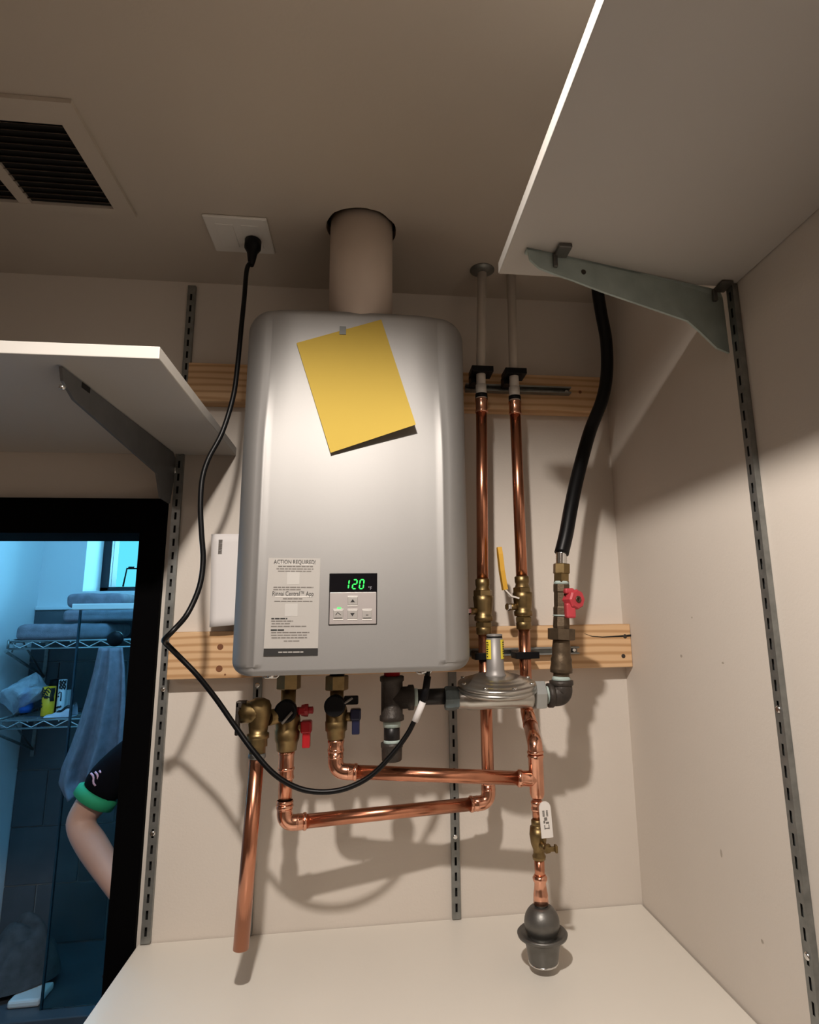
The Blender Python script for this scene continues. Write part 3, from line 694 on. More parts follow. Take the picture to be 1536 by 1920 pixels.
# ------------------------------------------------------------------ water heater
YF = .280
HX0, HX1 = -.2105, .1735                  # widest side planes
HZ0, HZ1 = 1.617, 2.228
H = thing('water_heater', 'silver wall-hung tankless water heater with green digital display', 'water heater', (-.018, -.16, HZ0))
CXL, CXR = -.170, .128                    # crease lines of the front panel
def smooth01(t): t = min(1, max(0, t)); return t*t*(3-2*t)
def section(z):
    dt, db = HZ1-z, z-HZ0; ins = 0
    R1, R2 = .028, .022
    if dt < R1: ins = R1-math.sqrt(max(0, R1*R1-(R1-dt)**2))
    if db < R2: ins = R2-math.sqrt(max(0, R2*R2-(R2-db)**2))
    top = smooth01((z-(HZ1-.27))/.23)      # near the top the crease melts away
    fy = 0
    if dt < .012: fy = .012-math.sqrt(max(0, .012**2-(.012-dt)**2))
    if db < .006: fy = max(fy, .004*(1-db/.006))
    yf = YF-fy
    l, r = HX0+ins, HX1-ins
    cl = CXL+.006*top; cr = CXR-.006*top
    cl = max(cl, l+.012); cr = min(cr, r-.012)
    step = .0038*max(0, 1-1.25*top)**1.4; dip = .0075*top
    if db < .013: step = 0
    pts = [(l, .052), (l, .12), (l, .20)]
    n_ = 9
    for k in range(n_):                    # left shoulder
        a = math.pi/2*k/(n_-1); pts.append((cl-(cl-l)*math.cos(a), .222+(yf+step*.30-dip-.222)*math.sin(a)))
    ed_ = (.0012, .0042, .009, .015, .022, .030, .040, .05)
    def fl(d_): return yf-dip*max(0, 1-d_/.05)**2+(step*.55 if d_ < .002 else step*.40 if d_ < .005 else 0)
    pts += [(cl+d_, fl(d_)) for d_ in ed_]
    for k in range(1, 8): q = k/8; pts.append((cl+.05+(cr-cl-.10)*q, yf+.0012*math.sin(math.pi*q)))
    pts += [(cr-d_, fl(d_)) for d_ in ed_[::-1]]
    for k in range(n_):
        a = math.pi/2*(1-k/(n_-1)); pts.append((cr+(r-cr)*math.cos(a), .222+(yf+step*.30-dip-.222)*math.sin(a)))
    pts += [(r, .20), (r, .12), (r, .052)]
    return [Vector((x, -y, z)) for x, y in pts]
zs_ = [HZ0+d for d in (0, .001, .003, .006, .0085, .0125, .0132, .018, .024)]+[HZ0+.024+(HZ1-.25-HZ0-.024)*i/8 for i in range(1, 9)]+[HZ1-.25+.21*i/14 for i in range(1, 15)]+[HZ1-d for d in (.036, .03, .024, .018, .013, .009, .006, .0035, .0015, .0004)]
rows = [section(z) for z in zs_]; npf = len(rows[0]); mb = MB(); V = [p for r_ in rows for p in r_]; F = []
for j in range(len(rows)-1):
    for i in range(npf): k = (i+1) % npf; F.append([j*npf+i, j*npf+k, (j+1)*npf+k, (j+1)*npf+i])
F.append(list(range(npf))[::-1]); F.append([(len(rows)-1)*npf+i for i in range(npf)])
mb.add(V, F, True); mb.sm[-1] = mb.sm[-2] = False
casing = obj('casing', mb, M_SILVER, parent=H)
em = casing.data
bm = bmesh.new(); bm.from_mesh(em)
for e in bm.edges:
    if len(e.link_faces) == 2 and e.calc_face_angle(0) > .9: e.smooth = False
bm.to_mesh(em); bm.free()
obj('mounting_plate', MB().box((HX0+.03, -.052, HZ0+.01), (HX1-.03, -.0382, HZ1-.03)), M_GALV, parent=H)
for px in (508, 795):
    p = W(px, 1266, .235)
    obj('bottom_clip', MB().tube([(p.x-.016, -.235, HZ0+.0005), (p.x-.009, -.235, HZ0-.006), (p.x+.009, -.235, HZ0-.006), (p.x+.016, -.235, HZ0+.0005)], .0018, 8).lathe((p.x, -.235, HZ0-.006), Zd, [(0, .006), (.005, .007)], 12), M_CHROME, parent=H)
# control panel
YP = YF+.0012
a, b = W(618, 1075, YP), W(707, 1171, YP); px0, px1, pz0, pz1 = a.x, b.x, b.z, a.z
def FP(px, py, d=0): return W(px, py, YP+d)
cpn = obj('control_panel', MB().box((px0, -YP-.0012, pz0), (px1, -YP+.002, pz1), .001), M_BLACK, parent=H, label='control panel with green digits and grey buttons')
pw, ph = px1-px0, pz1-pz0
zsplit = FP(660, 1110.5).z
obj('keypad', MB().box((px0+.0012, -YP-.0022, pz0+.0012), (px1-.0012, -YP-.0005, zsplit), .0006), mat('keypad_silver', (.50, .46, .45), .4, .5), parent=cpn)
obj('display_window', MB().box((px0+.001, -YP-.0018, zsplit+.0005), (px1-.001, -YP-.0005, pz1-.001)), mat('display_black', (.004, .004, .006), .15), parent=cpn)
def seg7(mb, x, z, w_, h_, on, th):
    sk = .12
    S = {'a': ((0, h_), (w_, h_)), 'b': ((w_, h_), (w_, h_/2)), 'c': ((w_, h_/2), (w_, 0)), 'd': ((0, 0), (w_, 0)), 'e': ((0, h_/2), (0, 0)), 'f': ((0, h_), (0, h_/2)), 'g': ((0, h_/2), (w_, h_/2))}
    for s_ in on:
        (ax, az), (bx, bz) = S[s_]; A = Vector((x+ax+sk*az, 0, z+az)); B = Vector((x+bx+sk*bz, 0, z+bz)); d_ = (B-A).normalized(); A += d_*th*.28; B -= d_*th*.28; n_ = Vector((-d_.z, 0, d_.x))*th/2
        P = [A, A+d_*th*.5+n_, B-d_*th*.5+n_, B, B-d_*th*.5-n_, A+d_*th*.5-n_]
        mb.prism([p+Vector((0, -YP-.0018, 0)) for p in P], (0, -.0004, 0))
q0, q1 = FP(651, 1104), FP(683, 1087); dh = q1.z-q0.z; dw = (q1.x-q0.x)
mb = MB(); wdg = dw*.23
seg7(mb, q0.x-wdg*.72, q0.z, wdg, dh, 'bc', .0018); seg7(mb, q0.x+dw*.30, q0.z, wdg, dh, 'abged', .0018); seg7(mb, q0.x+dw*.71, q0.z, wdg, dh, 'abcdef', .0018)
obj('display_digits', mb, M_LED, parent=cpn, label='green digits reading 120')
mb = text_mb('\u00b0F', (px1-px0)*.075, FP(694, 1102.5, .0019), Xd, Zd, off=.0)
obj('display_unit', mb, mat('dim_print', (.30, .30, .33), .5), parent=cpn)
def key(px, py, w_, h_, sym):
    c = FP(px, py, .0022)
    k = obj('button', MB().box((c.x-w_/2, -YP-.0034, c.z-h_/2), (c.x+w_/2, -YP-.0020, c.z+h_/2), .0006), mat('button_grey', (.40, .38, .36), .45, .3), parent=cpn)
    mb = MB(); 
    for s_ in (-1, 1): mb.box((c.x-w_/2, -YP-.0032, c.z+s_*(h_/2+.0012)-.0007), (c.x+w_/2, -YP-.0020, c.z+s_*(h_/2+.0012)+.0007))
    obj('button_ridge', mb, mat('ridge_white', (.80, .78, .74), .4), parent=cpn)
    mb = MB(); y = -YP-.0036
    if sym == 'up': mb.prism([(c.x-.0035, y, c.z-.002), (c.x+.0035, y, c.z-.002), (c.x, y, c.z+.003)], (0, .0003, 0))
    if sym == 'down': mb.prism([(c.x-.0035, y, c.z+.002), (c.x+.0035, y, c.z+.002), (c.x, y, c.z-.003)], (0, .0003, 0))
    if sym == 'power': mb.tube([(c.x-.004, y, c.z-.001), (c.x-.001, y, c.z+.003), (c.x+.004, y, c.z-.001)], .0005, 6); mb.box((c.x-.006, y, c.z-.006), (c.x+.006, y+.0003, c.z-.005))
    if sym == 'dash': mb.box((c.x-.002, y, c.z-.0015), (c.x+.002, y+.0003, c.z-.0005)); mb.box((c.x-.006, y, c.z-.006), (c.x+.006, y+.0003, c.z-.005))
    obj('button_symbol', mb, M_INK, parent=cpn)
kw = (px1-px0)*.205
key(661.5, 1127, kw, kw*.8, 'up'); key(661, 1152, kw, kw*.85, 'down'); key(634.5, 1152, kw, kw*.85, 'power'); key(688.5, 1152, kw, kw*.85, 'dash')
c = FP(636, 1140.5, .002); obj('power_light', MB().box((c.x-.0028, -YP-.0032, c.z-.0009), (c.x+.0028, -YP-.0020, c.z+.0011)), M_LED, parent=cpn)
# notice sticker
s00, s10, s11, s01 = W(494, 1230, YP), W(596, 1229, YP), W(601, 1047, YP), W(504, 1046, YP)
def SP(u, v, d=.0): 
    p = (s00*(1-u)+s10*u)*(1-v)+(s01*(1-u)+s11*u)*v; return Vector((p.x, -YP-.0004-d, p.z))
st = obj('notice_sticker', MB().prism([SP(0, 0), SP(1, 0), SP(1, 1), SP(0, 1)], (0, .0012, 0)), M_STICK, parent=H, label='pale notice sticker headed ACTION REQUIRED with a black foot band')
mb = MB().prism([SP(0, 0, .0002), SP(1, 0, .0002), SP(1, .073, .0002), SP(0, .073, .0002)], (0, .0002, 0))
obj('sticker_band', mb, M_INK, parent=st)
sw_ = (s10-s00).length; sh_ = (s01-s00).length
def line(mb, u0, u1, v, th, d=.0003):
    x = u0
    while x < u1-.01:                      # broken into word-length dashes
        e = min(u1, x+random.uniform(.05, .13)); A = SP(x, v, d); B = SP(e, v, d)
        mb.prism([A+Zd*th/2, B+Zd*th/2, B-Zd*th/2, A-Zd*th/2], (0, .0002, 0)); x = e+.012
mb = MB()
for (u0, u1, v) in ((.19, .86, .912), (.16, .87, .886), (.19, .83, .862), (.12, .88, .694), (.12, .64, .670), (.31, .70, .576), (.15, .87, .549), (.11, .52, .348), (.12, .46, .322), (.11, .77, .295), (.12, .83, .232), (.12, .80, .206), (.13, .79, .180), (.36, .65, .147)): line(mb, u0, u1, v, .0016)
obj('sticker_small_print', mb, M_GREYINK, parent=st)
mb = MB()
for (u0, u1, v) in ((.11, .41, .373), (.11, .36, .258)): line(mb, u0, u1, v, .0022)
obj('sticker_subheads', mb, M_INK, parent=st)
mb = MB(); line(mb, .27, .73, .036, .0018, .0005); obj('sticker_foot_print', mb, M_STICK, parent=st)
sx = (s11-s01).normalized()
obj('sticker_heading', text_mb('ACTION REQUIRED!', sw_*.79, SP(.51, .955, .0004), sx, Zd, height=.0078, bold=.00036), M_INK, parent=st)
obj('sticker_title', text_mb('Rinnai Central\u2122 App', sw_*.77, SP(.505, .623, .0004), sx, Zd, height=.0096, bold=.00046), M_INK, parent=st)
mb = MB()
for v in (.94-.004, .600): A, B = SP(.16, v, .0003), SP(.86, v, .0003); mb.prism([A+Zd*.0006, B+Zd*.0006, B-Zd*.0006, A-Zd*.0006], (0, .0002, 0))
obj('sticker_rule', mb, M_WHITE, parent=st)
for u, v in ((.49, .790), (.475, .462)): obj('sticker_blank_square', rect(MB(), SP(u, v, .0003), Xd, Zd, sw_*.235, sw_*.235, Yd, .0002), mat('blank_white', (.50, .485, .46), .6), parent=st)

# yellow paper taped to the heater
pc = [W(556, 643, YF+.004), W(715, 599, YF+.004), W(780, 796, YF+.014), W(620, 849, YF+.008)]
t = thing('paper_sheet', 'yellow paper sheet taped askew to the front of the heater', 'paper', W(640, 620, YF+.003))
def ysheet(u, v, d=0):
    p = (pc[0]*(1-u)+pc[1]*u)*(1-v)+(pc[3]*(1-u)+pc[2]*u)*v
    yy = -(YF+.0042+(.004+.012*u)*v**2.4); q_ = CC+(p-CC)*((yy-CC.y)/(p.y-CC.y))
    return q_+Vector((0, d, 0))
mb = MB(); mb.grid(10, 24, lambda u, v: ysheet(u, v)); mb.grid(10, 24, lambda u, v: ysheet(u, v, .0003))
obj('sheet', mb, M_PAPERY, parent=t, fix=False)
c = W(643, 618, YF+.0030); obj('tape', MB().box((c.x-.0055, -YF-.0056, c.z-.010), (c.x+.0055, -YF-.0018, c.z+.005)), mat('grey_tape', (.13, .14, .135), .4), parent=t)

# white booklet tucked between board and heater
t = thing('booklet', 'white booklet tucked behind the left edge of the heater', 'booklet', W(420, 1172, .06))
b0, b1, b2, b3 = W(394, 1176, .058), W(460, 1170, .052), W(460, 1002, .050), W(397, 1002, .050)
mb = MB()
def bk(u, v, d=0): 
    p = (b0*(1-u)+b1*u)*(1-v)+(b3*(1-u)+b2*u)*v; p.z = max(p.z, zl1+.001); p.y = -.049-.010*(1-v)**2-.003*math.sin(math.pi*u)-d; return p
g1_, g2_ = MB(), MB()
mb.grid(6, 12, lambda u, v: bk(u, v)); mb.grid(6, 12, lambda u, v: bk(u, v, .004))
nb = 72
for i in range(5):
    for j in (0, 11): a_ = j*6+i; mb.f.append([a_, a_+1, a_+1+nb, a_+nb]); mb.sm.append(False)
for j in range(11):
    for i in (0, 5): a_ = j*6+i; mb.f.append([a_, a_+6, a_+6+nb, a_+nb]); mb.sm.append(False)
obj('pages', mb, M_PAPER, parent=t)
mb = MB(); random.seed(3)
c0, c1 = W(409, 1038, .0562), W(417.5, 1011, .0562); zz = c0.z
while zz < c1.z:
    h_ = random.uniform(.0006, .0018); mb.box((c0.x, -.0572, zz), (c1.x, -.0566, zz+h_)); zz += h_+random.uniform(.0006, .0016)
obj('barcode', mb, M_GREYINK, parent=t)

# ------------------------------------------------------------------ copper pipework
R34, R12 = .0113, .0083
def ring(mb, p, d, r, h=.005): return mb.lathe(Vector(p)-Vector(d).normalized()*h/2, d, [(0, r*.97), (h*.25, r*1.05), (h*.75, r*1.05), (h, r*.97)], 20)
def socket(mb, p0, p1, r):                # sweat-fitting socket with end beads
    p0, p1 = Vector(p0), Vector(p1); d = p1-p0; L_ = d.length
    mb.lathe(p0, d, [(0, r*1.02), (.001, r*1.2), (.004, r*1.22), (.007, r*1.13), (L_-.007, r*1.13), (L_-.004, r*1.22), (L_-.001, r*1.2), (L_, r*1.02)], 22); return mb
YA = .10
xa, xb_ = .2235, .3015
xaT, xbT = .234, .3035
zA_valve = (W(905, 1085, YA).z, W(908, 1190, YA).z)
zB_valve = (W(978, 1080, YA).z, W(982, 1180, YA).z)
zA_bot = W(905, 1506, YA).z
# white riser pipes from the ceiling
for (x, xt, pyb, lab, fl) in ((xa+.008, .2385, 748, 'left white riser pipe dropping from the ceiling flange', True), (xb_+.0, .3045, 752, 'right white riser pipe beside the shelf corner', False)):
    zb = W(902 if fl else 964, pyb, YA).z
    yt = .113 if fl else .10
    t = thing('riser_pipe', lab, 'pipe', (x, -YA, zb))
    obj('tube', MB().tube([(x, -YA, zb), (x+.0004, -YA, zb+.06), (xt, -yt, ZCEIL-.001)], .0098, 16), M_WHITEP, parent=t)
    if fl: obj('ceiling_flange', MB().lathe((xt, -yt, ZCEIL-.0005), -Zd, [(0, .026), (.002, .026), (.005, .018), (.008, .0112)], 28), M_GALV, parent=t)
    obj('collar', MB().cyl((x, -YA, zb), (x, -YA, zb+.030), .0113, 18), M_WHITEP, parent=t)
    obj('crimp_band', MB().cyl((x, -YA, zb+.002), (x, -YA, zb+.010), .0127, 18), M_BLACK, parent=t)
zAt, zBt = W(902, 748, YA).z, W(964, 752, YA).z
def straight(name, label, segs, loc):
    t = thing(name, label, 'pipe', loc)
    return t
# hot line: riser A -> valve -> down -> elbow -> run to left -> elbow -> up to hot valve
V1 = Vector((-.1305, -.150, 0)); V2 = Vector((-.0475, -.175, 0))
zV1 = W(537, 1408, .15).z; zV2 = W(632, 1386, .175).z
hot = thing('copper_pipe', 'long copper pipe from the left riser that loops along the bottom to the red-handled valve', 'copper pipe', (xa, -YA, zA_bot))
zhotR, zhotL = 1.3715, 1.3705
xA0 = xa+.008
def pipe(parent, pts, r=R34, m=None, name='pipe'): return obj(name, MB().tube(pts, r, 20), m or M_COPPER, parent=parent)
pipe(hot, [(xA0, -YA, zAt), (xa, -YA, zA_valve[0]-.002)])
pipe(hot, [(xa, -YA, zA_valve[1]+.002), (xa, -YA, zhotR+.034)])
EA = Vector((xa, -YA, zhotR)); EB = Vector((V1.x, V1.y, zhotL)); dAB = (EB-EA).normalized()
pipe(hot, [EA+dAB*.024, EB-dAB*.026])
pipe(hot, [EB+Zd*.026, (V1.x, V1.y, zV1-.012)])
def elbow(parent, c, da, db, r=R34, rad=.028, ln=.036):
    mb = MB(); mb.tube(bend([c+da*ln, c, c+db*ln], rad, 10), r*1.13, 20)
    for d_ in (da, db): ring(mb, c+d_*(ln-.003), d_, r*1.17, .006); ring(mb, c+d_*(ln-.014), d_, r*1.11, .003)
    return obj('elbow', mb, M_COPPERB, parent=parent)
elbow(hot, EA, Zd, dAB); elbow(hot, EB, Zd, -dAB)
mb = MB(); socket(mb, (V1.x, V1.y, zV1-.045), (V1.x, V1.y, zV1), R34); ring(mb, (V1.x, V1.y, zV1-.028), Zd, R34*1.2, .005)
obj('adapter', mb, M_COPPERB, parent=hot)
obj('coupling', ring(MB(), (V1.x, V1.y, W(530, 1512, .15).z), Zd, R34*1.2, .007), M_COPPERB, parent=hot)
mb = MB(); socket(mb, (xA0-.0004, -YA, zAt-.030), (xA0, -YA, zAt), R34*.98); obj('coupling', mb, M_COPPERB, parent=hot)
# cold line: riser B -> valve -> offset -> tee -> run to left -> elbow -> valve
TEE = Vector((.2885, -.195, 1.4305))
cold = thing('copper_pipe', 'copper pipe from the right riser with an offset bend and tee to the navy-handled valve', 'copper pipe', (xb_, -YA, 1.4))
o1 = Vector((xb_, -YA, W(984, 1335, YA).z)); o2 = Vector((.2885, -.195, W(1003, 1395, .19).z))
pipe(cold, [(xb_, -YA, zBt), (xb_, -YA, zB_valve[0]-.002)])
pipe(cold, [(xb_, -YA, zB_valve[1]+.002), o1+Zd*.012])
mb = MB(); mb.tube(bend([o1+Zd*.022, o1, o1.lerp(o2, .45)], .016, 8), R34*1.13, 20); ring(mb, o1+Zd*.018, Zd, R34*1.17, .006); ring(mb, o1.lerp(o2, .42), o2-o1, R34*1.16, .005)
obj('elbow', mb, M_COPPERB, parent=cold)
mb = MB(); mb.tube(bend([o1.lerp(o2, .47), o2, o2-Zd*.016], .018, 8), R34*1.13, 20); ring(mb, o2-Zd*.012, Zd, R34*1.2, .005)
obj('elbow', mb, M_COPPERB, parent=cold)
pipe(cold, [o1.lerp(o2, .3), o1.lerp(o2, .7)])
mb = MB(); zt0 = o2.z-.016; zt1 = W(1008, 1497, .195).z
mb.lathe((TEE.x, TEE.y, zt1), Zd, [(0, R12*1.1), (.002, R12*1.3), (.008, R34*1.1), (zt0-zt1-.006, R34*1.13), (zt0-zt1-.003, R34*1.26), (zt0-zt1, R34*1.2)], 22)
EC = Vector((V2.x, V2.y, W(632, 1446, .175).z)); dT = (EC-TEE).normalized()
mb.lathe(TEE, dT, [(0, R34*1.08), (.012, R34*1.13), (.024, R34*1.13), (.026, R34*1.25), (.031, R34*1.25), (.033, R34*1.1)], 22)
obj('tee', mb, M_COPPERB, parent=cold)
pipe(cold, [TEE+dT*.03, EC-dT*.024])
elbow(cold, EC, Zd, -dT)
mb = MB(); socket(mb, (V2.x, V2.y, EC.z+.030), (V2.x, V2.y, zV2), R34); obj('adapter', mb, M_COPPERB, parent=cold)
mb = MB(); socket(mb, (xb_, -YA, zBt-.030), (xb_, -YA, zBt), R34*.98); obj('coupling', mb, M_COPPERB, parent=cold)
# branch below the tee: small valve and grey ball fitting
XB, YBR = TEE.x-.002, .198
zv0, zv1 = W(1012, 1612, YBR).z, W(1011, 1535, YBR).z
br = thing('copper_pipe', 'thin copper branch below the tee that carries the grey ball fitting', 'copper pipe', (XB, -YBR, zv0))
zcon = W(1014, 1694, YBR).z
pipe(br, [(XB, -YBR, zv1-.004), (XB, -YBR, zt1-.002)], R12)
pipe(br, [(XB, -YBR, zcon+.03), (XB, -YBR, zv0+.004)], R12)
mb = MB(); hh = W(1014, 1655, YBR).z-zcon
mb.lathe((XB, -YBR, zcon), Zd, [(0, .0125), (hh*.45, .0118), (hh*.7, .0105), (hh, R12*1.15), (hh+.004, R12*1.4), (hh+.008, R12*1.45), (hh+.012, R12*1.15)], 22)
obj('reducer', mb, M_COPPERB, parent=br)
obj('coupling', socket(MB(), (XB, -YBR, W(1011, 1520, YBR).z), (XB, -YBR, W(1011, 1501, YBR).z), R12), M_COPPERB, parent=br)
# brass ball valve with white lever
bv = thing('ball_valve', 'small brass ball valve with a white lever below the copper tee', 'valve', (XB, -YBR, (zv0+zv1)/2))
Lv = zv1-zv0
obj('valve_body', MB().lathe((XB, -YBR, zv0), Zd, [(0, .0088), (.001, .0105), (.006, .0112), (.010, .0092), (.016, .0095), (Lv*.38, .0125), (Lv*.62, .0145), (Lv*.82, .0128), (Lv-.012, .0092), (Lv-.008, .0108), (Lv-.002, .0108), (Lv, .0088)], 22), M_BRASS, parent=bv)
ps = W(1017, 1580, YBR); zst = ps.z
obj('stem', MB().cyl((XB, -YBR, zst), (XB+.006, -YBR-.026, zst), .006, 14).hexn((XB+.006, -YBR-.024, zst), (XB+.008, -YBR-.030, zst), .0075), M_BRASS, parent=bv)
obj('wing_nut', MB().box((XB+.004, -YBR-.031, zst-.004), (XB+.022, -YBR-.026, zst+.003), .001).box((XB+.018, -YBR-.036, zst-.005), (XB+.022, -YBR-.026, zst+.006), .001), M_BRASS, parent=bv)
la, lb = W(1026, 1570, YBR+.032), W(1020, 1502, YBR+.032)
wl_ = .0095
poly = []
ax = (lb-la); ax.y = 0; axn = ax.normalized(); sd = Vector((axn.z, 0, -axn.x))
LL = ax.length
for k in range(9): a_ = math.pi*k/8; poly.append(la+axn*(LL-wl_)+sd*wl_*math.cos(a_)+axn*wl_*math.sin(a_))
poly = [la+sd*wl_]+poly+[la-sd*wl_]
lev = obj('lever', MB().prism(poly, (0, -.003, 0)), mat('white_lever', (.74, .70, .66), .4), parent=bv, label='white lever with dark printed marks')
mb = MB(); yy = -YBR-.032-.0032
def lm(t_, s_, w_, h_): c_ = la+axn*t_*LL+sd*s_; rect(mb, Vector((c_.x, yy, c_.z)), sd, axn, w_, h_, Yd, .0002)
for k in range(5): lm(.60+.035*k, -.0032, .0036, .0014); lm(.60+.035*k, .0026, .0030, .0015)
lm(.52, -.0005, .005, .005); lm(.44, -.003, .003, .004); lm(.41, .002, .005, .003); lm(.30, -.003, .0014, .007); lm(.30, .004, .0014, .007); lm(.26, .0005, .007, .0014)
obj('lever_print', mb, M_GREYINK, parent=lev)
# grey ball fitting hanging above the counter
zr_ = W(1016, 1752, YBR).z; zbt = W(1028, 1803, YBR).z
bf = thing('ball_fitting', 'dark grey steel ball in a flared cup hanging just above the counter', 'pipe fitting', (XB, -YBR, zbt))
rb = .0285
obj('ball', MB().lathe((XB, -YBR, zr_-.004), Zd, [(0, rb*.9)]+[(rb*.75+rb*math.sin(a_), rb*math.cos(a_)) for a_ in [(-.7+i*.19) for i in range(12)] if rb*math.cos(a_) > .011], 32), M_STEEL, parent=bf)
obj('neck', MB().cyl((XB, -YBR, zr_+rb*1.4), (XB, -YBR, zcon+.002), .0105, 20), M_STEEL, parent=bf)
hc_ = zr_-zbt
obj('cup', MB().lathe((XB, -YBR, zbt), Zd, [(0, .018), (0.0, .0225), (.003, .0235), (hc_*.5, .026), (hc_*.8, .029), (hc_*.93, .034), (hc_*.97, .0395), (hc_*1.06, .0405), (hc_*1.12, .038), (hc_*1.06, .034), (hc_*.95, .026), (hc_*.9, .01)], 36), M_STEEL, parent=bf)
obj('cup_lip_glint', MB().torus((XB, -YBR, zbt+.001), Zd, .0225, .0016, 32, 8), M_CHROME, parent=bf)  # chrome lip put in for the bright crescent of light under the cup
# discharge pipe
YD = .20
xd0 = W(482, 1420, YD).x; zd1 = W(482, 1412, YD).z; zd0 = W(452, 1779, YD).z
xdb = W(452, 1776, YD).x
ds = thing('copper_pipe', 'leftmost copper pipe hanging straight down with its open end above the counter', 'copper pipe', (xdb, -YD, zd0))
mb = MB(); pts = [Vector((xdb, -YD, zd0)), Vector((xd0, -YD, zd1))]; d_ = pts[1]-pts[0]
mb.lathe(pts[0], d_, [(.06, .0095), (0, .0105), (0, .0117), (d_.length, .0117)], 24); obj('pipe', mb, M_COPPER, parent=ds)
mb = MB(); ring(mb, pts[1]-d_.normalized()*.004, d_, .0132, .008); obj('collar', mb, M_GALV, parent=ds)
xv, zvt = xd0, W(487, 1305, YD).z

# brass quarter-turn valves on risers A and B
def line_valve(x, z0, z1, label, lever):
    t = thing('ball_valve', label, 'valve', (x, -YA, z0)); L_ = z1-z0
    mb = MB().lathe((x, -YA, z0), Zd, [(0, .0118), (.001, .0145), (.012, .0148), (.016, .0125), (.024, .0128), (.026, .0175), (.034, .018), (.036, .0155), (L_*.42, .017), (L_*.60, .019), (L_*.68, .0195), (L_*.70, .016), (L_-.024, .0155), (L_-.016, .0125), (L_-.012, .0142), (L_-.002, .0145), (L_, .0118)], 24)
    obj('valve_body', mb, M_BRASS, parent=t)
    obj('hex_collar', MB().hexn((x, -YA, z0+.0135), (x, -YA, z0+.0235), .0168, .3), M_BRASS, parent=t); obj('hex_collar', MB().hexn((x, -YA, z1-.034), (x, -YA, z1-.022), .0188, .1), M_BRASS, parent=t)
    zc_ = z0+L_*.42
    obj('stem', MB().cyl((x-.012, -YA-.004, zc_), (x-.030, -YA-.012, zc_), .0065, 14), M_BRASS, parent=t)
    obj('stem_nut', MB().hexn((x-.028, -YA-.011, zc_), (x-.035, -YA-.014, zc_), .0075), M_CHROME, parent=t)
    return t, zc_
tA, zcA = line_valve(xa, zA_valve[1], zA_valve[0], 'brass valve on the left riser, close beside the heater', None)
tB, zcB = line_valve(xb_, zB_valve[1], zB_valve[0], 'brass valve with the yellow lever on the right riser', True)
obj('handle_plate', MB().box((xa-.037, -YA-.03, zcA-.010), (xa-.034, -YA-.002, zcA+.010), .0008), M_CHROME, parent=tA)
yl = YA+.014
hp = [W(972, 1122, yl), W(958, 1118, yl), W(947, 1106, yl+.004), W(941, 1070, yl+.006), W(936, 1026, yl+.004)]
def strap(P, w_, t_, ):                   # flat bar following points; width along y
    mb = MB(); V = []; F = []
    for i, p in enumerate(P):
        d_ = (P[min(i+1, len(P)-1)]-P[max(i-1, 0)]); d_.y = 0; d_.normalize(); n_ = Vector((-d_.z, 0, d_.x))
        ww = w_ if i < len(P)-1 else w_*.55
        for a_, b_ in ((-1, -1), (1, -1), (1, 1), (-1, 1)): V.append(p+n_*t_/2*a_+Yd*ww/2*b_)
    for i in range(len(P)-1):
        for k in range(4): F.append([i*4+k, i*4+(k+1) % 4, (i+1)*4+(k+1) % 4, (i+1)*4+k])
    F += [[3, 2, 1, 0], [len(V)-4+k for k in range(4)]]; mb.add(V, F); return mb
obj('lever_arm', strap(hp[:3], .016, .003), M_CHROME, parent=tB)
obj('lever_grip', strap([hp[2], hp[2].lerp(hp[3], .5), hp[3], hp[3].lerp(hp[4], .7), hp[4]], .017, .0085), M_YELLOW, parent=tB, label='yellow vinyl lever grip')

# pipe clamp rails
def rail(z, x0, x1, label, clamps):
    t = thing('pipe_rail', label, 'pipe support', ((x0+x1)/2, -.045, z))
    mb = MB().box((x0, -.056, z+.004), (x1, -.0385, z+.0075), .0006).box((x0, -.056, z-.0075), (x1, -.0385, z-.004), .0006).box((x0, -.042, z-.004), (x1, -.0385, z+.004))
    obj('channel', mb, M_GALV, parent=t)
    obj('end_screw', MB().lathe((x1-.008, -.042, z), FRONT, [(0, .005), (.003, .005), (.005, .003)], 10), M_CHROME, parent=t)
    for (x, dz) in clamps:
        mb = MB(); zc_ = z+dz
        mb.lathe((x, -YA, zc_-.0065), Zd, [(0, .0150), (.013, .0150), (.013, .0117), (0, .0117)], 22)
        mb.box((x-.021, -.117, zc_-.006), (x+.024, -.1125, zc_+.0065), .001); mb.box((x-.021, -.113, zc_-.006), (x-.0135, -.075, zc_+.0065), .001); mb.box((x+.0135, -.113, zc_-.006), (x+.024, -.075, zc_+.0065), .001)
        mb.box((x-.018, -.086, min(z, zc_)-.003), (x+.008, -.0565, max(z, zc_)+.004), .001)
        obj('pipe_clamp', mb, M_BLACK, parent=t)
    return t
zr1 = W(985, 730, .05).z
rail(zr1, W(873, 720, .05).x, W(1070, 733, .05).x, 'upper slotted rail clamping the two white risers to the board', [(xA0, .016), (xb_, .014)])
zr2 = W(1000, 1221, .05).z
rail(zr2, W(880, 1221, .05).x, W(1085, 1219, .05).x, 'lower slotted rail clamping the copper pipes to the board', [(xa, -.004), (xb_, -.004)])

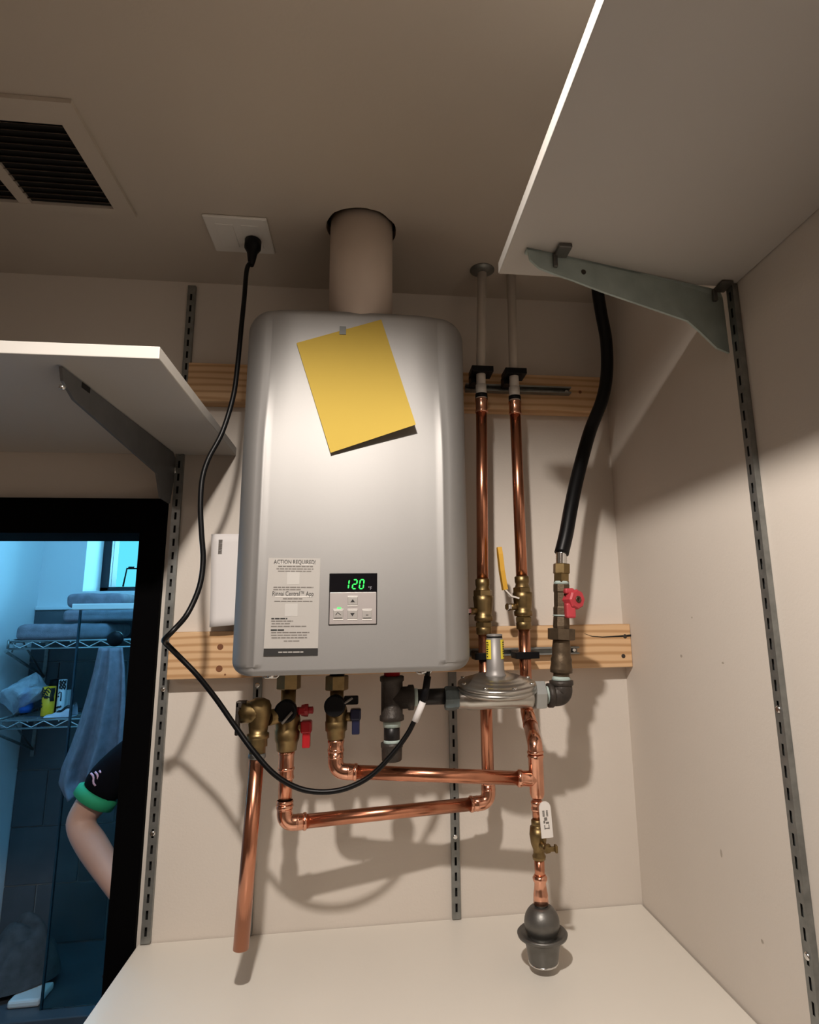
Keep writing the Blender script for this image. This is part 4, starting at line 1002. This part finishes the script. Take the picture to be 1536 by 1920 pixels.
# ------------------------------------------------------------------ hot isolation valve (red handles) and relief valve
hv = thing('isolation_valve', 'brass hot-water valve set with two red handles under the heater', 'valve', (V1.x, V1.y, zV1))
zt_ = HZ0+.012
def col(px, py, Y): return W(px, py, Y).z
zn0, zn1 = col(545, 1292, .15), zt_
mb = MB().hexn((V1.x, V1.y, zn0), (V1.x, V1.y, zn0+.026), .0205, .3); obj('union_nut', mb, M_BRASS, parent=hv)
obj('inlet', MB().cyl((V1.x, V1.y, zn0+.02), (V1.x, V1.y, zt_), .012, 18), M_BRASS, parent=hv)
mb = MB(); zb_ = zV1
h_ = zn0-zb_
mb.lathe((V1.x, V1.y, zb_), Zd, [(0, .0145), (.001, .0165), (h_*.14, .018), (h_*.16, .0195), (h_*.20, .0205), (h_*.34, .0215), (h_*.36, .020), (h_*.50, .0215), (h_*.58, .020), (h_*.70, .0125), (h_, .0125)], 24)
obj('valve_body', mb, M_BRASS, parent=hv)
zside = col(500, 1340, .15)
mb = MB().cyl((V1.x, V1.y, zside), (xv+.012, -YD+.012, zside), .0125, 18)
obj('side_arm', mb, M_BRASS, parent=hv)
cz = col(540, 1330, .17)
obj('drain_cap', MB().lathe((V1.x, V1.y, cz), (.0, -1, -.05), [(0, .012), (.018, .012), (.0185, .0175), (.034, .0185), (.036, .015)], 24), M_BLACK, parent=hv)
obj('cap_strap', MB().tube([W(548, 1335, .19), W(538, 1346, .19), W(529, 1357, .188)], .0022, 6), mat('grey_strap', (.22, .20, .18), .5), parent=hv)
p = W(568, 1332, .15); 
obj('drain_lever', MB().lathe((V1.x+.012, V1.y, p.z), Xd, [(0, .006), (.010, .006), (.0105, .009), (.017, .0105), (.022, .0105), (.023, .006), (.030, .006), (.031, .003)], 8, smooth=False).box((V1.x+.018, V1.y-.010, p.z-.006), (V1.x+.030, V1.y+.004, p.z+.006), .002), M_RED, parent=hv, label='small red drain handle')
p = W(575, 1362, .15)
obj('stem', MB().cyl((V1.x+.012, V1.y, p.z), (p.x-.004, V1.y, p.z), .0085, 14), M_BRASS, parent=hv)
q = W(575, 1401, .15)
obj('lever_handle', MB().box((p.x-.009, V1.y-.013, p.z-.010), (p.x+.009, V1.y+.010, p.z+.010), .003).box((p.x-.006, V1.y-.010, q.z), (p.x+.007, V1.y+.004, p.z-.004), .002), M_RED, parent=hv, label='red lever handle')
rv = thing('relief_valve', 'brass pressure relief valve with a dark test lever above the leftmost copper pipe', 'valve', (xv, -YD, zd1))
zr0 = zd1
zmid = col(487, 1338, YD)
mb = MB().lathe((xv, -YD, zr0), Zd, [(0, .0128), (.010, .0128), (.0105, .0155), (.022, .0150), (.0225, .0175), (.030, .0175), (.031, .0145), (zmid-zr0-.02, .0155), (zmid-zr0-.012, .017), (zmid-zr0, .0195), (zmid-zr0+.012, .0195), (zmid-zr0+.02, .016), (zmid-zr0+.024, .008)], 24)
obj('valve_body', mb, M_BRASS, parent=rv)
obj('bonnet', MB().lathe((xv+.004, -YD, zmid+.002), (-1, 0, .05), [(0, .019), (.012, .020), (.020, .0175), (.030, .0175), (.031, .010), (.037, .010)], 24), M_BRASS, parent=rv)
pa, pb = W(449, 1322, YD), W(444, 1378, YD)
obj('test_lever', MB().box((pa.x-.004, -YD-.010, pb.z), (pa.x+.002, -YD+.006, pa.z+.006), .002).box((pa.x-.004, -YD-.010, pa.z-.004), (pa.x+.012, -YD+.006, pa.z+.007), .002), M_IRON, parent=rv)

# cold isolation valve (navy handle)
cv = thing('isolation_valve', 'brass cold-water valve with a navy handle under the heater', 'valve', (V2.x, V2.y, zV2))
zn0 = col(633, 1294, .175)
obj('union_nut', MB().hexn((V2.x, V2.y, zn0), (V2.x, V2.y, zn0+.024), .0195, .2), M_BRASS, parent=cv)
obj('inlet', MB().cyl((V2.x, V2.y, zn0+.02), (V2.x, V2.y, HZ0+.012), .0125, 18), M_BLACK, parent=cv)
h_ = zn0-zV2
mb = MB().lathe((V2.x, V2.y, zV2), Zd, [(0, .0135), (.002, .0145), (h_*.16, .0155), (h_*.18, .0178), (h_*.36, .0185), (h_*.38, .0175), (h_*.58, .0182), (h_*.66, .0165), (h_*.80, .0115), (h_, .0115)], 24)
obj('valve_body', mb, M_BRASS, parent=cv)
cz = col(631, 1320, .19)
obj('drain_cap', MB().lathe((V2.x, V2.y, cz), (-.06, -1, -.05), [(0, .011), (.014, .011), (.0145, .0165), (.030, .0175), (.032, .0145)], 24), M_BLACK, parent=cv)
obj('cap_strap', MB().tube([W(641, 1322, .205), W(652, 1315, .205), W(661, 1309, .203)], .0020, 6), mat('grey_strap', (.22, .20, .18), .5), parent=cv)
p = W(662, 1314, .175); obj('drain_lever', MB().box((V2.x+.012, V2.y-.004, p.z-.006), (p.x+.009, V2.y+.008, p.z+.008), .002), M_BLACK, parent=cv)
p = W(667, 1340, .175); q = W(667, 1376, .175)
obj('stem', MB().cyl((V2.x+.010, V2.y, p.z-.003), (p.x-.004, V2.y, p.z-.003), .0075, 14), M_BRASS, parent=cv)
obj('lever_handle', MB().box((p.x-.009, V2.y-.012, p.z-.008), (p.x+.009, V2.y+.010, p.z+.010), .003).box((p.x-.006, V2.y-.010, q.z), (p.x+.007, V2.y+.004, p.z-.004), .002), M_NAVY, parent=cv, label='navy lever handle')

# ------------------------------------------------------------------ gas line
GYd = .195
gt = Vector((W(735, 1310, GYd).x, -GYd, 0)); zg = W(760, 1308, GYd).z
tee = thing('gas_tee', 'black iron gas tee with capped drip leg under the heater', 'pipe fitting', (gt.x, -GYd, zg))
r_ = .0185
mb = MB().lathe((gt.x, -GYd, zg-.036), Zd, [(0, r_), (.001, r_*1.1), (.008, r_*1.1), (.010, r_*.98), (.062, r_*.98), (.064, r_*1.1), (.071, r_*1.1), (.072, r_)], 24)
mb.lathe((gt.x, -GYd, zg), Xd, [(0, r_*.98), (.026, r_*.98), (.028, r_*1.12), (.036, r_*1.12), (.037, r_)], 24)
obj('tee_body', mb, M_IRON, parent=tee)
obj('inlet_nipple', MB().cyl((gt.x, -GYd, zg+.034), (gt.x, -GYd, HZ0+.015), .0135, 18), M_RED, parent=tee)
zc1 = W(735, 1392, GYd).z; zc0 = W(733, 1427, GYd).z
obj('sealant', MB().cyl((gt.x, -GYd, zg-.046), (gt.x, -GYd, zg-.034), .0145, 18), M_PUTTY, parent=tee)
obj('sealant', MB().cyl((gt.x, -GYd, zc1-.002), (gt.x, -GYd, zc1+.006), .0145, 18, r2=.013), M_PUTTY, parent=tee)
obj('nipple', MB().cyl((gt.x, -GYd, zc1-.01), (gt.x, -GYd, zg-.038), .0133, 18), M_BLACKPIPE, parent=tee)
obj('end_cap', MB().lathe((gt.x, -GYd, zc0), Zd, [(0, .014), (.002, .0165), (.012, .0168), (zc1-zc0-.008, .0172), (zc1-zc0-.007, .0182), (zc1-zc0, .0182), (zc1-zc0, .014)], 24), M_IRON, parent=tee)
xg0 = W(845, 1308, GYd).x
cn = thing('gas_nipple', 'black pipe nipple joining the gas tee to the regulator', 'pipe', (gt.x+.05, -GYd, zg))
obj('pipe', MB().cyl((gt.x+.037, -GYd, zg), (xg0, -GYd, zg), .0133, 20), M_BLACKPIPE, parent=cn)
obj('sealant', MB().cyl((gt.x+.034, -GYd, zg), (gt.x+.043, -GYd, zg), .0145, 18), M_PUTTY, parent=cn)
obj('sealant', MB().cyl((xg0-.010, -GYd, zg), (xg0+.004, -GYd, zg), .0145, 18), M_PUTTY, parent=cn)
# regulator
rc = Vector((W(930, 1290, GYd).x, -GYd, 0)); zdisc = W(930, 1284, GYd).z; zbody = W(930, 1306, GYd).z
xr0, xr1 = W(858, 1305, GYd).x, W(1003, 1305, GYd).x
rg = thing('gas_regulator', 'round silver gas regulator with a vertical stack and yellow labels', 'regulator', (rc.x, -GYd, zbody))
obj('body', MB().lathe((xr0, -GYd, zbody), Xd, [(0, .016), (.002, .0185), (.014, .0185), (.018, .0205), ((xr1-xr0)*.8, .0205), ((xr1-xr0)-.006, .0190), (xr1-xr0, .017)], 28), M_ALU, parent=rg)
TILT = Vector((0, -.13, 1)).normalized()
Rd = (W(1004, 1284, GYd).x-W(858, 1284, GYd).x)/2; rcx = (W(1004, 1284, GYd).x+W(858, 1284, GYd).x)/2
obj('diaphragm_housing', MB().lathe((rcx, -GYd, zdisc-.008), TILT, [(-.012, Rd*.50), (-.004, Rd*.90), (.0, Rd), (.005, Rd*1.0), (.0055, Rd*.97), (.0070, Rd*.97), (.0075, Rd), (.0115, Rd*.99), (.0135, Rd*.96), (.0155, Rd*.86), (.0160, Rd*.80), (.0175, Rd*.78), (.0195, Rd*.70), (.0200, Rd*.66), (.0212, Rd*.64), (.0235, Rd*.42), (.0245, Rd*.3)], 56), M_ALU, parent=rg)
for k in range(8):
    a_ = 2*math.pi*(k+.35)/8; obj('housing_screw', MB().lathe((rcx+Rd*.91*math.cos(a_), -GYd+Rd*.91*math.sin(a_), zdisc+.0056+.13*Rd*.91*math.sin(a_)), TILT, [(0, .004), (.003, .004), (.0035, .0025)], 8), M_CHROME, parent=rg)
xs_ = W(928, 1220, GYd).x; zs0 = zdisc+.014; zs1_ = W(928, 1192, GYd).z
rs = .0140
stk = obj('stack', MB().lathe((xs_, -GYd, zs0), Zd, [(0, rs*1.45), (.004, rs*1.2), (.012, rs*1.1), (zs1_-zs0-.004, rs), (zs1_-zs0-.0035, rs*.93), (zs1_-zs0-.001, rs*.93), (zs1_-zs0, rs), (zs1_-zs0+.002, rs), (zs1_-zs0+.003, rs*.8)], 28), mat('grey_cast', (.30, .285, .275), .5, .5), parent=rg)
obj('stack_band', MB().cyl((xs_, -GYd, zs1_-.0036), (xs_, -GYd, zs1_-.0010), rs*.99, 28), M_BLACK, parent=stk)
def wrap(mb, a0, a1, z0, z1, r, n_=8):
    V = []; F = []
    for i in range(n_+1):
        a_ = math.radians(a0+(a1-a0)*i/n_); 
        for z_ in (z0, z1): V.append((xs_+r*math.sin(a_), -GYd-r*math.cos(a_), z_))
    for i in range(n_): F.append([2*i, 2*i+2, 2*i+3, 2*i+1])
    return mb.add(V, F, True)
zy0, zy1 = W(928, 1235, GYd).z, W(928, 1199, GYd).z
for (a0, a1) in ((-82, -36), (28, 80)):
    obj('warning_label', wrap(MB(), a0, a1, zy0, zy1, rs*1.10+.0004), M_LABELY, parent=stk, label='yellow warning label with dark print')
    mb = MB(); H_ = zy1-zy0
    inner = (a0+7, a1-16) if a0 < 0 else (a0+16, a1-5)
    for k in range(6):
        e = inner[1]-random.uniform(0, 8); wrap(mb, inner[0], e, zy1-H_*(.12+.115*k)-.0017, zy1-H_*(.12+.115*k), rs*1.10+.0008, 5)
    wrap(mb, inner[0]+4, inner[0]+16, zy0+H_*.10, zy0+H_*.16, rs*1.10+.0008, 3)
    obj('label_print', mb, M_INK, parent=stk)
obj('left_sealant', MB().lathe((xr0-.022, -GYd, zbody), Xd, [(0, .0185), (.004, .020), (.014, .0195), (.024, .018)], 8, smooth=False), mat('smeared_sealant', (.16, .20, .21), .5, .4, var=.4, scale=60), parent=rg)
xh = xr1
obj('hex_boss', MB().hexn((xh-.003, -GYd, zbody), (xh+.017, -GYd, zbody), .0255, .35), mat('zinc_cast', (.42, .43, .42), .45, .6), parent=rg)
# elbow, street nipple, union, gas cock
ge = Vector((W(1054, 1304, GYd).x, -GYd, zbody-.001))
gl = thing('gas_elbow', 'black iron gas elbow at the right of the regulator', 'pipe fitting', ge)
obj('sealant', MB().cyl((xh+.014, -GYd, zbody), (ge.x-.014, -GYd, zbody), .0148, 20), M_PUTTY, parent=gl)
mb = MB(); ztp = W(1055, 1277, GYd).z
mb.tube(bend([ge-Xd*.020, ge, ge+Zd*(ztp-ge.z)], .018, 12), .0185, 24)
mb.lathe(ge-Xd*.026, Xd, [(0, .017), (.001, .0205), (.008, .0208), (.011, .0185)], 24); mb.lathe((ge.x, ge.y, ztp-.008), Zd, [(0, .0185), (.002, .0208), (.009, .0208), (.010, .016)], 24)
obj('elbow_body', mb, M_IRON, parent=gl)
zu = lambda py: W(1052, py, GYd).z
_T = W(1053, 1050, GYd); _S = Vector(((_T.x-ge.x)/(_T.z-ztp), 0, 1)); CD = _S.normalized()
def cpt(z): return Vector((ge.x, ge.y, ztp))+_S*(z-ztp)
obj('nipple', MB().cyl(cpt(ztp), cpt(zu(1255)), .0140, 20), M_BRONZE, parent=gl)
obj('thread_sealant', MB().lathe(cpt(ztp+.001), CD, [(0, .0165), (.004, .0160), (.007, .0142)], 20), M_PUTTY, parent=gl)
un = thing('gas_union', 'bronze pipe union with a thick collar over the gas elbow', 'pipe fitting', cpt(zu(1262)))
mb = MB(); B = zu(1262)
prof = [(zu(py)-B, r) for py, r in ((1262, .0150), (1261, .0192), (1254, .0195), (1243, .0180), (1236, .0185), (1230, .0165), (1222, .0160), (1216, .0165), (1203, .0150), (1198, .0150))]
obj('lower_body', mb.lathe(cpt(B), CD, prof, 24), M_BRONZE, parent=un)
obj('union_collar', MB().lathe(cpt(zu(1200)), CD, [(0, .0215), (.001, .0245), (zu(1178)-zu(1200)-.001, .0245), (zu(1178)-zu(1200), .019)], 8, smooth=False, rot=.25), M_BRONZE, parent=un)
obj('upper_body', MB().lathe(cpt(zu(1178)), CD, [(0, .0150), (zu(1174)-zu(1178), .0155), (zu(1157)-zu(1178), .0148), (zu(1155)-zu(1178), .013)], 8, smooth=False), M_BRONZE, parent=un)
gc = thing('gas_cock', 'bronze gas valve with a faded red handle', 'valve', cpt(zu(1155)))
B = zu(1154)
obj('valve_body', MB().lathe(cpt(B), CD, [(zu(py)-B, r) for py, r in ((1154, .0135), (1153, .0148), (1140, .0150), (1137, .0135), (1130, .0138), (1112, .0140), (1109, .0150), (1096, .0150), (1095, .0130))], 8, smooth=False), M_BRONZE, parent=gc)
obj('sealant_band', MB().cyl(cpt(zu(1155)-.0005), cpt(zu(1153)), .0150, 18), M_PUTTY, parent=gc)
obj('sealant_band', MB().cyl(cpt(zu(1096)), cpt(zu(1090)), .0138, 18), M_PUTTY, parent=gc)
hp_ = W(1070, 1124, GYd+.03)
obj('handle', MB().lathe((cpt(hp_.z).x+.006, -GYd-.008, hp_.z), (.45, -1, 0), [(0, .010), (.012, .011), (.016, .0165), (.028, .0175), (.031, .015), (.031, .008)], 8, smooth=False)
    .box((hp_.x-.010, -GYd-.036, W(1070, 1159, GYd+.03).z), (hp_.x+.007, -GYd-.020, hp_.z-.006), .003).box((hp_.x-.010, -GYd-.034, hp_.z+.010), (hp_.x+.007, -GYd-.020, hp_.z+.0195), .003), M_PINKRED, parent=gc, label='faded red tee handle')
d_ = Vector((.45, -1, 0)).normalized(); pp = Vector((cpt(hp_.z).x+.006, -GYd-.008, hp_.z))+d_*.030
obj('handle_screw', MB().lathe(pp, d_, [(0, .0062), (.0025, .0058), (.003, .004), (.001, .003)], 14), M_BRONZE, parent=gc)
# black flexible gas hose
hs = thing('gas_hose', 'black flexible gas hose curving up to the right shelf bracket', 'hose', cpt(zu(1092)))
zf = zu(1092)
obj('flare_nut', MB().hexn(cpt(zf-.0), cpt(zu(1075)), .0150, .2).hexn(cpt(zu(1076)), cpt(zu(1057)), .0152, .5), M_BRASS, parent=hs)
mb = MB(); prof = []
B = zu(1058); L_ = zu(1036)-B
for i in range(13): prof.append((L_*i/12, .0092 if i % 2 else .0106))
obj('corrugated_end', mb.lathe(cpt(B), CD, prof, 20), M_CHROME, parent=hs)
hpts = [(1057, 1040, .192), (1062, 1000, .188), (1071, 950, .175), (1084, 890, .155), (1106, 810, .125), (1129, 750, .105), (1138, 700, .095), (1137, 640, .092), (1128, 590, .094), (1121, 545, .098), (1118, 500, .10), (1122, 462, .10)]
hp0 = [W(*q_) for q_ in hpts]; hp0[0] = cpt(zu(1038))
P = spline(hp0, 8); P = [p for p in P if p.z < ZCEIL-.002]
obj('hose_jacket', MB().tube(P, .0132, 18), M_RUBBER, parent=hs)

# ------------------------------------------------------------------ power cord
pc_ = thing('power_cord', 'black power cord hanging from the ceiling plug and looping under the heater', 'cord', W(465, 450, .19))
pl = Vector((-.221, -.181, ZCEIL-.0085))
obj('plug', MB().lathe(pl, (.0, -.12, -1), [(0, .012), (.002, .0155), (.018, .0155), (.024, .012), (.030, .0095), (.045, .0075), (.058, .0048)], 16), M_BLACK, parent=pc_)
endp = pl+Vector((0, -.12, -1)).normalized()*.05
cpts = [(463, 505, .195), (458, 560, .205), (452, 620, .215), (445, 690, .225), (437, 745, .232), (417, 810, .240), (391, 860, .245), (379, 900, .248), (376, 950, .25), (378, 1000, .25), (381, 1050, .25), (374, 1100, .256), (352, 1150, .268), (325, 1182, .288), (311, 1196, .286), (308, 1201, .277), (312, 1207, .262), (335, 1230, .242), (370, 1266, .238), (405, 1310, .230), (440, 1360, .230), (475, 1408, .236), (515, 1452, .24), (560, 1478, .24), (605, 1485, .24), (650, 1478, .24), (695, 1455, .24), (735, 1415, .24), (765, 1375, .24), (783, 1338, .241), (793, 1316, .242), (799, 1290, .238)]
P = spline([endp]+[W(*q_) for q_ in cpts]+[Vector((W(803, 1262, .235).x, -.235, HZ0+.004))], 6)
obj('cable', MB().tube(P, .0042, 10), M_RUBBER, parent=pc_)
obj('strain_relief', MB().tube([W(794, 1314, .242), W(799, 1290, .238), W(802, 1268, .235)], .0060, 10), M_BLACK, parent=pc_)
obj('cord_tag', MB().tube([W(778, 1353, .241), W(786, 1334, .2415), W(793, 1316, .242)], .0056, 10), M_PAPER, parent=pc_, label='white paper tag round the cord')
bpy.context.view_layer.update()
GROUPS = {'shelf_standard': 'slotted shelf uprights', 'shelf': 'white wall shelves', 'shelf_bracket': 'steel shelf brackets', 'mounting_board': 'pine boards behind the heater', 'riser_pipe': 'white riser pipes',
          'copper_pipe': 'copper water pipes', 'ball_valve': 'brass ball valves', 'isolation_valve': 'isolation valves under the heater', 'pipe_rail': 'pipe clamp rails', 'wire_shelf': 'bathroom wire shelves', 'painted_cup': 'face painted cups'}
for o in bpy.data.objects:
    if 'label' in o and o.parent is None and o.name.split('.')[0] in GROUPS: o['group'] = GROUPS[o.name.split('.')[0]]
